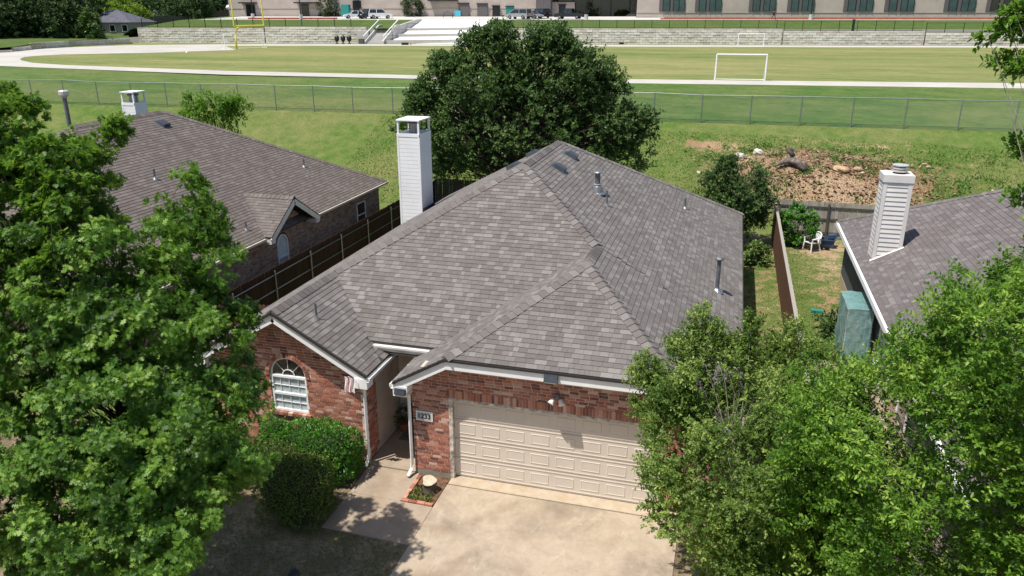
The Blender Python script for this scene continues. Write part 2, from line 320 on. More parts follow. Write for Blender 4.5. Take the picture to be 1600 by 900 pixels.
def copy_tree(o, parent=None):
    c = o.copy(); COL.objects.link(c); c.parent = parent
    for ch in list(o.children): copy_tree(ch, c)
    return c
def unit(v): v = np.asarray(v, float); return v/np.linalg.norm(v)

# ------------------------------------------------------------------ roofs, bricks, pickets
EXPO = .145
SHW = [.10, .13, .16, .20, .24, .28]
def wedge(wd, e=EXPO*1.12, t=.019, t2=.004):
    return ([(0, 0, 0), (wd, 0, 0), (wd, e, 0), (0, e, 0), (0, 0, t), (wd, 0, t), (wd, e, t2), (0, e, t2)], [(4, 5, 6, 7), (0, 1, 5, 4), (1, 2, 6, 5), (3, 0, 4, 7)])
WEDGES = {i: wedge(wd-.004) for i, wd in enumerate(SHW)}
def clip(poly, a, b, c):
    out = []
    for i in range(len(poly)):
        p, q = poly[i], poly[(i+1) % len(poly)]; dp = a*p[0]+b*p[1]-c; dq = a*q[0]+b*q[1]-c
        if dp <= 0: out.append(p)
        if (dp < 0 < dq) or (dq < 0 < dp): s = dp/(dp-dq); out.append((p[0]+s*(q[0]-p[0]), p[1]+s*(q[1]-p[1])))
    return out
def lay_shingles(region, eave_a, eave_b, singles, extras, seams=(), e=EXPO, wscale=1.0):
    """region: convex 3-D polygon; courses run parallel to eave_a-eave_b; seams: edge indices that only decide membership"""
    P = [np.asarray(p, float) for p in region]; A = np.asarray(eave_a, float); U = unit(np.asarray(eave_b, float)-A)
    n = np.zeros(3)
    for i in range(1, len(P)-1): n += np.cross(P[i]-P[0], P[i+1]-P[0])
    n = unit(n); n = n if n[2] > 0 else -n
    V = np.cross(n, U); V = V if V[2] > 0 else -V
    right = np.cross(V, n)                          # keeps (X, Y, Z) right handed
    U = right if right @ U > 0 else U
    hand = np.cross(U, V) @ n
    Q = [((p-A) @ U, (p-A) @ V) for p in P]; cx = sum(q[0] for q in Q)/len(Q); cy = sum(q[1] for q in Q)/len(Q)
    H = []
    for i in range(len(Q)):
        (x0, y0), (x1, y1) = Q[i], Q[(i+1) % len(Q)]; a, b = y1-y0, x0-x1; L = math.hypot(a, b); a /= L; b /= L; c = a*x0+b*y0
        if a*cx+b*cy > c: a, b, c = -a, -b, -c
        H.append((a, b, c, i in seams))
    u0, u1 = min(q[0] for q in Q), max(q[0] for q in Q); v0, v1 = min(q[1] for q in Q), max(q[1] for q in Q)
    r = math.floor((v0+.001)/e)
    while r*e < v1:
        vv = r*e; uu = u0-random.random()*.3
        while uu < u1:
            k = random.randrange(len(SHW)); wd = SHW[k]
            poly = [(uu, vv), (uu+wd-.004, vv), (uu+wd-.004, vv+e*1.12), (uu, vv+e*1.12)]; full = True; ok = True
            for a, b, c, seam in H:
                if seam: continue
                if any(a*p[0]+b*p[1] > c+1e-4 for p in poly):
                    full = False; poly = clip(poly, a, b, c)
                    if len(poly) < 3: ok = False; break
            if ok:
                mx = sum(p[0] for p in poly)/len(poly); my = sum(p[1] for p in poly)/len(poly)
                ok = all(a*mx+b*my <= c for a, b, c, seam in H if seam)
            if ok:
                if full and hand > 0: singles.append((k, A+U*uu+V*vv, U, V, n))
                else:
                    k2 = len(poly); base = [A+U*p[0]+V*p[1] for p in poly]; top = [q+n*(.019-.015*min(1, max(0, (p[1]-vv)/(e*1.12)))) for q, p in zip(base, poly)]
                    extras.add(base+top, [tuple(range(k2, 2*k2))]+[(i, (i+1) % k2, k2+(i+1) % k2, k2+i) for i in range(k2)])
            uu += wd
        r += 1
def cap_run(a, b, nl, nr, step=.2):
    """ridge caps from low end a to high end b; nl, nr: unit directions running down the two slopes"""
    a = np.asarray(a, float); b = np.asarray(b, float); d = b-a; L = np.linalg.norm(d); d /= L; out = []
    nl, nr = unit(nl), unit(nr); up = unit(np.cross(d, nl)); up = up if up[2] > 0 else -up
    for i in range(int(L/step)):
        o = a+d*(i*step); h = .185; l = step*1.35; z1 = .042; z2 = .016; mb = []
        for t, zz in ((0, z1), (l, z2)):
            for off in (nl*h, nl*h*.45+np.array([0, 0, .012]), np.array([0, 0, .022]), nr*h*.45+np.array([0, 0, .012]), nr*h): mb.append(o+d*t+off+np.array([0, 0, zz]))
        mb += [p-np.array([0, 0, .028]) for p in mb[:5]]
        out.append((mb, [(j, j+1, j+6, j+5) for j in range(4)]+[(10+j, 11+j, j+1, j) for j in range(4)]))
    return out
def put_caps(runs, parent, mat):
    for mb, f in runs:
        b = MB(); b.add(mb, f)
        c = np.mean(np.array(mb), 0); me = bpy.data.meshes.new('ridge_cap'); me.from_pydata([tuple(np.array(p)-c) for p in mb], [], f); me.update(); me.materials.append(M[mat])
        ob = bpy.data.objects.new('ridge_cap', me); COL.objects.link(ob); ob.parent = parent; ob.location = Vector(c)-world_origin(parent)

BL, BH, BJ = .203, .059, .0155
def brick_wall(parent, name, A, U, nrm, spans, z0, z1, mat_i, mat_s, mortar, limit=300, depth_=.1, skip=None):
    """A: wall line start (x,y); U: unit direction; nrm: outward; spans(z)->[(a,b)..] free of openings"""
    A = np.array([A[0], A[1], 0.]); U = np.array([U[0], U[1], 0.]); n = np.array([nrm[0], nrm[1], 0.]); Z = np.array([0, 0, 1.])
    wm = MB(); ex = MB(); si = []; ch = BH+BJ; r = 0; z = z0
    T = {'b': ([(0, 0, 0), (BL, 0, 0), (BL, .02, 0), (0, .02, 0), (0, 0, BH), (BL, 0, BH), (BL, .02, BH), (0, .02, BH)], [(0, 1, 5, 4), (1, 2, 6, 5), (3, 0, 4, 7), (4, 5, 6, 7), (0, 3, 2, 1)])}
    while z < z1-.01:
        zt = min(z+ch, z1)
        for a, b in spans((z+zt)/2):
            if b-a < .02: continue
            c = A+U*(a+b)/2+Z*(z+zt)/2-n*(depth_/2+.009); wm.obox(c, U*(b-a)/2, n*depth_/2, Z*(zt-z)/2)
            x = a-((r*.5+(r % 3)*.17) % 1.0)*(BL+BJ)
            while x < b:
                p0, p1 = max(x, a), min(x+BL, b)
                if p1-p0 > .03 and zt-z > .03 and not (skip and skip((p0+p1)/2, (z+zt)/2)):
                    jit = n*random.uniform(-.004, .003)
                    if p1-p0 > BL-.002 and zt-z > ch-.002: si.append(('b', A+U*p0+Z*(z+BJ/2)+jit, U, -n, Z))
                    else: ex.obox(A+U*(p0+p1)/2+Z*(z+zt)/2-n*.01+jit, U*(p1-p0)/2, n*.01, Z*(zt-z-BJ)/2)
                x += BL+BJ
        z = zt; r += 1
    wall = wm.build(name, mortar, parent)
    pieces('brick', wall, T, si, ex, mat_i, mat_s, limit)
    return wall
def picket_fence(name, a, b, label, mat, group=None, h=1.83, pw=.14, rails='near', rail_mat=None, post_mat='metal', nrm=(0, 0), z=0.0, postgap=2.4, jag=.01, cap=False, rail_round=False):
    a = np.array([a[0], a[1], z], float); b = np.array([b[0], b[1], z], float); L = np.linalg.norm(b-a); d = (b-a)/L; n = np.array([nrm[0], nrm[1], 0.])
    t = thing(name, (a+b)/2, label, 'fence', group); k = int(L/(pw+.006)); pm = {}
    for i in range(k):
        hh = h+random.choice((-1, 0, 0, 1))*jag*1.0; key = round(hh, 3)
        if key not in pm:
            q = pw/2; me = bpy.data.meshes.new('picket')
            vs = [(x, y, zz) for y in (-.009, .009) for x, zz in ((-q, .04), (q, .04), (q, hh-.05), (q-.03, hh), (-q+.03, hh), (-q, hh-.05))]
            me.from_pydata(vs, [], [(0, 1, 2, 3, 4, 5), (11, 10, 9, 8, 7, 6)]+[(i, 6+i, 6+(i+1) % 6, (i+1) % 6) for i in range(6)]); me.update(); me.materials.append(M[mat]); pm[key] = me
        ob = bpy.data.objects.new('picket', pm[key]); COL.objects.link(ob); ob.parent = t
        p = a+d*((i+.5)*L/k)+n*random.uniform(-.004, .004); ob.location = Vector(p)-world_origin(t); ob.rotation_euler = (0, random.uniform(-.006, .006), math.atan2(d[1], d[0]))
    for zz in (.3, 1.0, h-.28):
        if rail_round: MB().tube([a+n*.035+np.array([0, 0, zz]), b+n*.035+np.array([0, 0, zz])], .022, 6).build('rail', rail_mat or mat, t)
        else: MB().beam(a+n*.03+np.array([0, 0, zz]), b+n*.03+np.array([0, 0, zz]), .04, .09).build('rail', rail_mat or mat, t)
    for i in range(int(L/postgap)+1):
        p = a+d*min(L-.05, i*postgap+.05)+n*.075
        if rail_round: MB().tube([p, p+np.array([0, 0, h-.1])], .03, 8).build('post', post_mat, t)
        else: MB().box(p-np.array([.045, .045, 0]), p+np.array([.045, .045, h-.08])).build('post', post_mat, t)
    if cap: MB().beam(a+np.array([0, 0, h+.035]), b+np.array([0, 0, h+.035]), .12, .035).build('top_rail', rail_mat or mat, t)
    return t

# ------------------------------------------------------------------ vegetation helpers
def leaf_tpl(kind):
    if kind == 'oak':
        half = [(0, .0), (.10, .02), (.20, .22), (.32, .05), (.50, .36), (.58, .06), (.78, .27), (.80, .05), (1, 0)]
        P = [(x, y, 0) for x, y in half]+[(x, -y, 0) for x, y in half[-2:0:-1]]
        return np.array(P), [tuple(range(len(P)))]
    if kind == 'oval':
        P = [(0, 0, 0), (.3, .2, .05), (.7, .19, .05), (1, 0, -.02), (.7, -.19, .05), (.3, -.2, .05)]
        return np.array(P), [(0, 1, 2, 3), (0, 3, 4, 5)]
    P = [(0, 0, 0), (.45, .28, .06), (1, 0, 0), (.45, -.28, .06)]
    return np.array(P), [(0, 1, 2), (0, 2, 3)]
def leaves(name, parent, kind, pos, ax, nm, size, mat, tone, stuff=None):
    T, fs = leaf_tpl(kind); n = len(pos)
    ax = ax/np.maximum(1e-6, np.linalg.norm(ax, axis=1))[:, None]
    nm = nm-ax*np.sum(nm*ax, axis=1)[:, None]; nm = nm/np.maximum(1e-6, np.linalg.norm(nm, axis=1))[:, None]
    sd = np.cross(nm, ax); s = size[:, None]
    V = np.concatenate([(pos+s*(t[0]*ax+t[1]*sd+t[2]*nm))[:, None, :] for t in T], axis=1).reshape(-1, 3)
    k = len(T); loops = np.concatenate([np.array(f) for f in fs]); cnt = np.array([len(f) for f in fs])
    L = (np.arange(n)[:, None]*k+loops[None, :]).ravel(); Cn = np.tile(cnt, n)
    return arr_mesh(name, V, L, Cn, mat, parent, np.clip(tone, 0, 1), len(fs), kind=stuff)
def rdir(n): v = RNG.normal(size=(n, 3)); return v/np.linalg.norm(v, axis=1)[:, None]
def foliage(name, parent, clumps, mat, kind='oval', style='spray', twigs=14, per=12, size=.06, twig_len=.28, axis=None, upb=.25, tone_c=.5, tone_s=.22, flat=1.0, top_tone=0.0, stuff=None):
    """clumps: array (n,4) centre + radius. twigs around each, leaves along (spray) or at the tip (rosette) of each twig"""
    C = np.asarray(clumps, float); n = len(C); k = n*twigs
    c = np.repeat(C[:, :3], twigs, 0); R = np.repeat(C[:, 3], twigs)
    ctr = C[:, :3].mean(0) if axis is None else None
    outw = (c-ctr) if axis is None else np.column_stack([c[:, 0]-axis[0], c[:, 1]-axis[1], np.zeros(k)])
    outw = outw/np.maximum(.3, np.linalg.norm(outw, axis=1))[:, None]
    d = rdir(k)+outw*.45+np.array([0, 0, .2]); d /= np.linalg.norm(d, axis=1)[:, None]
    p = c+d*(R*RNG.random(k)**.45)[:, None]*np.array([1, 1, flat])
    tx = d*.6+outw*.55+np.array([0, 0, upb])+rdir(k)*.45; tx /= np.linalg.norm(tx, axis=1)[:, None]
    N_ = k*per; P = np.repeat(p, per, 0); TX = np.repeat(tx, per, 0)
    side = rdir(N_); side -= TX*np.sum(side*TX, axis=1)[:, None]; side /= np.maximum(1e-6, np.linalg.norm(side, axis=1))[:, None]
    if style == 'spray':
        t = RNG.random(N_); P = P+TX*(t*twig_len)[:, None]; ax = TX*.55+side*.95+np.array([0, 0, .1])
        nm = np.array([0, 0, 1.])+TX*.25+rdir(N_)*.55
    else:
        P = P+TX*(RNG.random(N_)*.10)[:, None]; ax = TX*.5+side*.95-np.array([0, 0, .18])
        nm = TX*.8+np.array([0, 0, .6])+rdir(N_)*.3
    tone = np.repeat(np.repeat(RNG.normal(tone_c, tone_s*.6, n), twigs)+RNG.normal(0, tone_s*.5, k), per)+RNG.normal(0, tone_s*.6, N_)
    if top_tone: zn = (P[:, 2]-P[:, 2].min())/np.ptp(P[:, 2]); tone = tone+top_tone*(zn-.5)
    return leaves(name, parent, kind, P, ax, nm, size*RNG.uniform(.65, 1.25, N_), mat, tone, stuff)
def ell_clumps(n, c, r, rad, shell=.45, zmin=None):
    d = rdir(n); q = (shell+(1-shell)*RNG.random(n)**.6)[:, None]
    P = np.asarray(c)+d*q*np.asarray(r)
    if zmin is not None: P[:, 2] = np.maximum(P[:, 2], zmin+RNG.random(n)*.3)
    return np.column_stack([P, rad*RNG.uniform(.7, 1.3, n)])
def limbs(parent, base, trunk_pts, trunk_r, clumps, mat, attach=.55, r0=.035, name='trunk', bn='branch', jit=.12, every=1):
    MB().tube(trunk_pts, trunk_r, 10).build(name, mat, parent, True)
    mb = MB(); tp = np.array(trunk_pts, float)
    for c in clumps[::every]:
        zt = tp[0, 2]+(c[2]-tp[0, 2])*attach; zt = min(max(zt, tp[1, 2]), tp[-1, 2])
        s = np.array([np.interp(zt, tp[:, 2], tp[:, i]) for i in range(3)]); e = np.array(c[:3]); L = np.linalg.norm(e-s)
        mid = s+(e-s)*.5+RNG.normal(0, jit, 3)*L*.5+np.array([0, 0, .06*L])
        m1 = s+(e-s)*.25+RNG.normal(0, jit*.4, 3)*L*.4
        r = r0*(.5+.25*L); mb.tube([s, m1, mid, e], [r, r*.75, r*.5, r*.18], 5, False)
    return mb.build(bn, mat, parent, True)

# ================================================================== SETTING: ground
def yw(x): return 146.3+.185*x                       # foot line of the long retaining wall
def yf(x): return 50.2+.042*(x+60)                   # chain-link fence line
ZF = 5.8
NEAR_OUT = [(-160, 80), (-110, 72), (-71.6, 64.1), (-62, 62.6), (-42, 60.2), (-22, 59.9), (-8, 60), (0, 61), (20, 63.2), (60, 66), (160, 74)]
def ytrack(x): return float(np.interp(x, [p[0] for p in NEAR_OUT], [p[1] for p in NEAR_OUT]))
def fbm(x, y, s): return math.sin(x*s+1.3)*math.cos(y*s*1.1+.4)*.5+math.sin(x*s*2.3+y*s*1.7)*.3+math.sin(x*s*4.1-y*s*3.7+2)*.2
def mound(x, y):
    return 1.0*math.exp(-(((x-5.2)/5.2)**2+((y-46.6)/2.7)**2))
def ground_z(x, y):
    f, t = yf(x), ytrack(x)
    if y < 41: return 0.0
    if y < f: s = (y-41)/(f-41); return 4.0*(s*.75+.25*s*s)+fbm(x, y, .35)*.10*min(1, s*3)+mound(x, y)
    if y < t: s = (y-f)/(t-f); return 4.0+(ZF-4.0)*(s*1.3-.3*s*s)
    return ZF
def bare_w(x, y):
    g = 0.0
    if y < 41:
        if x > .8 and x < 2.6: g = .44 if y < 38 else .6
        elif x >= 2.6: g = .17+.35*math.exp(-((x-4.6)/1.2)**2)+.3*math.exp(-((y-39)/1.5)**2)
    elif y < yf(x):
        g = max(g, .95*math.exp(-(((x-5.4)/6.6)**2+((y-46.4)/3.6)**2)**2))
        g = max(g, .75*math.exp(-(((x+1.2)/3.0)**2+((y-50.0)/.9)**2)), .45*math.exp(-(((x-12)/4.5)**2+((y-48.5)/2.4)**2)), .45*math.exp(-(((x-8)/8)**2+((y-51.0)/1.0)**2)))
        g = max(g, .55*math.exp(-(((x+34)/9)**2+((y-46)/1.6)**2)), .42*math.exp(-((y-yf(x)+.1)/.35)**2))
    return g
def sheet(name, xs, ys, zf, mat, bare=None, yoff=None):
    V = []; nx, ny = len(xs), len(ys)
    for j in range(ny):
        for i in range(nx):
            x = xs[i]; y = ys[j] if yoff is None else yoff(x, ys[j]); V.append((x, y, zf(x, y)))
    Fc = [(j*nx+i, j*nx+i+1, (j+1)*nx+i+1, (j+1)*nx+i) for j in range(ny-1) for i in range(nx-1)]
    me = bpy.data.meshes.new(name); me.from_pydata(V, [], Fc); me.update()
    if bare:
        a = me.attributes.new('bare', 'FLOAT', 'POINT'); a.data.foreach_set('value', np.array([bare(v[0], v[1]) for v in V], dtype=np.float32))
    me.polygons.foreach_set('use_smooth', [True]*len(me.polygons)); me.materials.append(M[mat])
    ob = bpy.data.objects.new(name, me); COL.objects.link(ob); ob['kind'] = 'structure'; return ob
def grid(a, b, s): n = max(1, int(round((b-a)/s))); return [a+(b-a)*i/n for i in range(n+1)]
xs = [-3000, -800, -300]+grid(-140, -50, 6)+grid(-48, -20, 2)+grid(-19, 24, .45)+grid(26, 60, 3)+grid(70, 140, 10)+[300, 800, 3000]
sheet('front_lawn', [-300, -60]+grid(-40, 20, 2)+[60, 300], [-600, -100, -20]+grid(-10, 15.2, 1.2), lambda x, y: -.012, 'lawn', lambda x, y: .45)
sheet('ground', xs, grid(15.2, 41, 1.0)+grid(41.4, 50.6, .45), lambda x, y: ground_z(x, min(y, yf(x))), 'yard', bare_w, lambda x, y: y if y < 41.2 else 41.2+(y-41.2)*(yf(x)-41.2)/(50.6-41.2))
sheet('grass_bank', xs, grid(0, 1, .1), ground_z, 'bank', None, lambda x, t: yf(x)+t*(ytrack(x)-yf(x)))
sheet('playing_field', [-900, -300, -200]+grid(-140, 140, 10)+[200, 300, 900], grid(0, 1, .25), lambda x, y: ZF, 'field', None, lambda x, t: ytrack(x)+t*(yw(x)-ytrack(x)))
def ramp_z(x, y): return ZF+.1+min(1, max(0, (y-yw(x)+2.9)/17.1))*3.85
def upper_z(x, y):
    if -60.2 < x < -44.8 and y-yw(x) < 14.2: return ramp_z(x, y)-.12
    t = y-yw(x); hi = 8.32+min(1, max(0, t/13))*1.35+min(1, max(0, (t-13)/16))*.65
    lo = 6.5+min(1, max(0, t/60))*2.2
    s = min(1, max(0, (x+112)/4)); s = s*s*(3-2*s); return lo+(hi-lo)*s
sheet('school_terrace', [-3000, -900, -400]+grid(-220, -124, 8)+grid(-122, -106, 1)+grid(-104, -72, 8)+grid(-68, -61, 1)+[-60.4, -60.1]+grid(-59, -46, 1)+[-44.9, -44.6]+grid(-43, 140, 8)+[300, 900, 3000], [.35, 4, 8, 12.7, 13.3, 17, 21, 25, 29, 60, 100, 200, 600, 3000], upper_z, 'upper', None, lambda x, t: yw(x)+t)

# running track
pairs = [((1790, 141), (1790, 132)), ((1600, 138), (1600, 130)), ((1150, 132), (1150, 125.5)), ((973, 129.8), (973, 123.5)), ((695, 124), (695, 118.5)), ((350, 116.5), (350, 110.5)), ((100, 107), (100, 101.5)),
 ((0, 103), (50, 98)), ((-90, 97), (34, 94.5)), ((-110, 88), (31, 92)), ((0, 80.5), (38, 89)), ((60, 76.5), (60, 87)), ((110, 74), (100, 85)), ((200, 70.6), (250, 82)), ((300, 69.5), (368, 78)), ((350, 69.2), (352, 71.8)),
 ((420, 68.8), (420, 71.6)), ((600, 68.8), (600, 71.6)), ((800, 69.4), (800, 72.1)), ((1000, 70.2), (1000, 73)), ((1300, 71.2), (1300, 73.8)), ((1600, 71.9), (1600, 74.5)), ((1800, 72.4), (1800, 75))]
mb = MB(); vs = []
for o, i in pairs: vs += [un(*o, z=ZF+.012), un(*i, z=ZF+.012)]
mb.add(vs, [(2*k, 2*k+1, 2*k+3, 2*k+2) for k in range(len(pairs)-1)])
tag(mb.build('running_track', 'track'), kind='structure')

# driveway, apron, walk
def slab(name, poly, mat, z=.0, th=.12): return tag(MB().prism([(x, y, z-th) for x, y in poly], (0, 0, th)).build(name, mat), kind='structure')
XD0, XD1 = -5.80, -.33
for k, (y0, y1) in enumerate(((11.6, 14.93), (7.6, 11.588), (-3, 7.588))): slab('driveway', [(XD0, y0), (XD1, y0), (XD1, y1), (XD0, y1)], 'drive', .02)
slab('driveway_apron', [(XD0+.02, 14.94), (XD1, 14.94), (XD1, 15.45), (XD0+.02, 15.45)], 'apron', .045)
slab('front_walk', [(-7.9, 12.66), (-5.81, 12.60), (-5.81, 13.98), (-7.9, 14.02)], 'walk', .02)
slab('front_walk', [(-7.9, 14.03), (-6.62, 14.0), (-6.62, 15.2), (-7.98, 15.2)], 'walk', .02)
slab('porch_floor', [(-8.0, 15.21), (-6.74, 15.21), (-6.74, 17.3), (-8.0, 17.3)], 'walk', .05)
slab('patio', [(3.0, 18), (5.2, 18), (5.2, 24.9), (3.0, 24.9)], 'walk', .03)
slab('street', [(-200, -16), (200, -16), (200, -7), (-200, -7)], 'found', .01)

# ================================================================== MAIN HOUSE
xL, xR, yF, yB, wL, wG = -12.54, .78, 15.76, 33.74, 4.78, 7.83
yLf, yGf, ze, p, dC, yE, hc = 14.98, 14.87, 2.62, .571, 1.30, 16.29, 3.244
W = xR-xL; xC = (xL+xR)/2; zR = ze+p*W/2
A_ = (xC, yB-W/2, zR); B_ = (xC, yF+W/2, zR)
xJ, zJ = xL+wL/2, ze+p*wL/2; xG, zG = xR-wG/2, ze+p*wG/2
J_ = (xJ, yF+wL/2, zJ); PK = (xJ, yLf, zJ); G1 = (xG, yF+wG/2, zG); G2 = (xG, yGf+hc, zG)
xLr, xGl = xL+wL, xR-wG; zc = ze+p*dC; zE = ze+p*(yE-yF)
CLl = (xGl+dC, yGf, zc); CLr = (xR-dC, yGf, zc)
VL = (xLr-(yE-yF), yE, zE); VR = (xGl+(yE-yF), yE, zE)
yv = yE+.5; VLb = (xLr-(yv-yF), yv, ze+p*(yv-yF)); VRb = (xGl+(yv-yF), yv, ze+p*(yv-yF))
house = thing('brick_house', (xC, 22, 0), 'red brick house with grey shingle hip roof and beige garage door numbered 1233', 'house')
roof_regions = [  # polygon, eave a, eave b, seam edges
 ([B_, J_, VL, VR, G1], (xL, yF, ze), (xR, yF, ze), ()),
 ([A_, B_, G1, (xR, G1[1], ze), (xR, yB, ze)], (xR, yGf, ze), (xR, yB, ze), (2,)),
 ([G1, G2, CLr, (xR, yGf, ze), (xR, G1[1], ze)], (xR, yGf, ze), (xR, yB, ze), (4,)),
 ([G2, CLl, CLr], CLl, CLr, ()),
 ([G1, G2, CLl, (xGl, yGf, ze), (xGl, yF, ze)], (xGl, yv, ze), (xGl, yGf, ze), ()),
 ([(xGl, yF, ze), (xGl, yv, ze), VRb], (xGl, yv, ze), (xGl, yGf, ze), (2,)),
 ([PK, (xLr, yLf, ze), (xLr, yF, ze), J_], (xLr, yLf, ze), (xLr, yv, ze), ()),
 ([(xLr, yF, ze), (xLr, yv, ze), VLb], (xLr, yLf, ze), (xLr, yv, ze), (2,)),
 ([A_, B_, J_, (xL, J_[1], ze), (xL, yB, ze)], (xL, yB, ze), (xL, yLf, ze), (2,)),
 ([J_, PK, (xL, yLf, ze), (xL, J_[1], ze)], (xL, yB, ze), (xL, yLf, ze), (3,)),
 ([A_, (xL, yB, ze), (xR, yB, ze)], (xR, yB, ze), (xL, yB, ze), ())]
dk = MB()
for k, (poly, *_r) in enumerate(roof_regions):
    P = [np.array(q) for q in poly]; dk.prism([q-np.array([0, 0, .004+.0006*k]) for q in P], (0, 0, -.055))
roof = dk.build('roof', 'deck', house)
S, EX = [], MB()
for poly, a, b, seam in roof_regions: lay_shingles(poly, a, b, S, EX, seam)
pieces('shingle', roof, WEDGES, S, EX, 'sh_main_i', 'sh_main')
c_ = 1/math.sqrt(1+p*p)
dR, dL_, dF_, dB_ = np.array([c_, 0, -p*c_]), np.array([-c_, 0, -p*c_]), np.array([0, -c_, -p*c_]), np.array([0, c_, -p*c_])
def hipcaps(a, b, s1, s2): 
    """directions in each slope perpendicular to the hip"""
    d = unit(np.array(b)-np.array(a)); q1 = unit(np.array(s1)-d*(d @ s1)); q2 = unit(np.array(s2)-d*(d @ s2)); return cap_run(a, b, q1, q2)
runs = hipcaps(G1, B_, dF_, dR)+hipcaps(J_, B_, dF_, dL_)+hipcaps(B_, A_, dL_, dR)+hipcaps((xR, yB, ze), A_, dR, dB_)
pg = (zG-zc)/hc; dG = unit([0, -1, -pg])
runs += hipcaps(CLl, G2, dG, dL_)+hipcaps(CLr, G2, dG, dR)+hipcaps(G2, G1, dL_, dR)+hipcaps(PK, J_, dL_, dR)
put_caps(runs, roof, 'sh_main_i')
# drip edges and fascia
fm = MB(); dm = MB(); FH, FT = .20, .035
def trim(a, b, out, nm='fascia_board', par=None, h=FH):
    a = np.array(a, float); b = np.array(b, float); o = np.array(out, float)
    MB().beam(a+o*-.02+np.array([0, 0, -.065-h/2]), b+o*-.02+np.array([0, 0, -.065-h/2]), FT, h).build(nm, 'white', par or house)
    dm.beam(a+o*.012+np.array([0, 0, -.038]), b+o*.012+np.array([0, 0, -.038]), .05, .05)
fr = (0, -1, 0)
trim((xL, yLf, ze), (xJ+.005, yLf, zJ), fr); trim((xJ-.005, yLf, zJ), (xLr, yLf, ze), fr)
trim((xGl, yGf, ze), (CLl[0]+.005, yGf, zc), fr); trim((CLl[0]-.005, yGf-.002, zc), (CLr[0]+.005, yGf-.002, zc), fr); trim((CLr[0]-.005, yGf, zc), (xR, yGf, ze), fr)
trim((xR, yGf, ze), (xR, yB, ze), (1, 0, 0)); trim((xL, yLf, ze), (xL, yB, ze), (-1, 0, 0)); trim((xL, yB, ze), (xR, yB, ze), (0, 1, 0))
trim((xLr-.06, yLf, ze-.0), (xLr-.06, yv+.9, ze), (1, 0, 0)); trim((xGl+.06, yGf, ze), (xGl+.06, yv+.9, ze), (-1, 0, 0))
trim((VL[0], yE+.04, zE), (VR[0], yE+.04, zE), fr)
dm.build('drip_edge', 'drip', house)
# boxed eave returns
def eave_return(x0, x1, y): MB().box((x0, y-.01, ze-.36), (x1, y+.30, ze-.10)).build('eave_return', 'white', house)
eave_return(xLr-.34, xLr+.0, yLf-.004); eave_return(xGl+.0, xGl+.36, yGf-.004); eave_return(xR-.36, xR, yGf-.004); eave_return(xL, xL+.34, yLf-.004)
# soffits
sf = MB()
sf.box((xLr-.36, yLf+.02, ze-.30), (xLr-.03, 17.25, ze-.28)); sf.box((xGl+.03, yGf+.02, ze-.30), (xGl+.36, 17.25, ze-.28)); sf.box((xL+.03, yLf+.02, ze-.3), (xL+.3, yB, ze-.28)); sf.box((xR-.3, yGf, ze-.3), (xR-.03, yB, ze-.28))
sf.box((CLl[0]-.6, yGf+.03, zc-.30), (CLr[0]+.6, yGf+.36, zc-.28)); sf.box((-8.0, 16.33, zE-.32), (-6.74, 17.3, zE-.30))
sf.build('soffit', 'siding', house)
# gutters
def gutter(a, b, side):
    a = np.array(a, float); b = np.array(b, float); s = np.array(side, float); g = MB(); w_ = .11; h_ = .10
    prof = [(.0, 0), (0, -h_), (w_*.7, -h_), (w_, -.03), (w_, .012), (w_-.02, .012), (w_-.02, -.025), (w_*.66, -h_+.012), (.014, -h_+.012), (.014, 0)]
    vs = [q+s*u+np.array([0, 0, v]) for q in (a, b) for u, v in prof]; n = len(prof)
    g.add(vs, [(i, (i+1) % n, n+(i+1) % n, n+i) for i in range(n)]+[tuple(range(n)), tuple(range(2*n-1, n-1, -1))])
    go = g.build('gutter', 'white', house); hg = MB(); L = np.linalg.norm(b-a); k = max(2, int(L/.75))
    for i in range(k): q = a+(b-a)*(i+.5)/k; hg.beam(q+np.array([0, 0, .004]), q+s*w_+np.array([0, 0, .004]), .03, .012)
    hg.build('gutter_hanger', 'white', go)
gutter((xLr-.03, yLf-.02, ze-.075), (xLr-.03, 17.2, ze-.075), (1, 0, 0)); gutter((xGl+.03, yGf-.02, ze-.075), (xGl+.03, 17.2, ze-.075), (-1, 0, 0))
gt = MB(); yq = yE+.0
prof = [(0, 0), (0, -.11), (-.08, -.11), (-.115, -.03), (-.115, .015), (0, .015)]
gt.add([(x, yq+u-.01, zE-.075+v) for x in (VL[0]+.08, VR[0]-.12) for u, v in prof], [(i, (i+1) % 6, 6+(i+1) % 6, 6+i) for i in range(6)]+[tuple(range(5, -1, -1)), tuple(range(6, 12))])
gt.build('entry_gutter', 'cream', house)
# downspouts
def downspout(x, y, ztop, kick):
    MB().tube([(x+.03, y+.1, ztop), (x, y, ztop-.22), (x, y, .32), (x-.01, y-.02, .2), (x+kick[0], y+kick[1], .08)], .042, 4).build('downspout', 'white', house)
downspout(xLr-.22, yLf+.25, ze-.2, (.0, -.2)); downspout(xGl+.28, yGf+.25, ze-.2, (-.04, -.2))
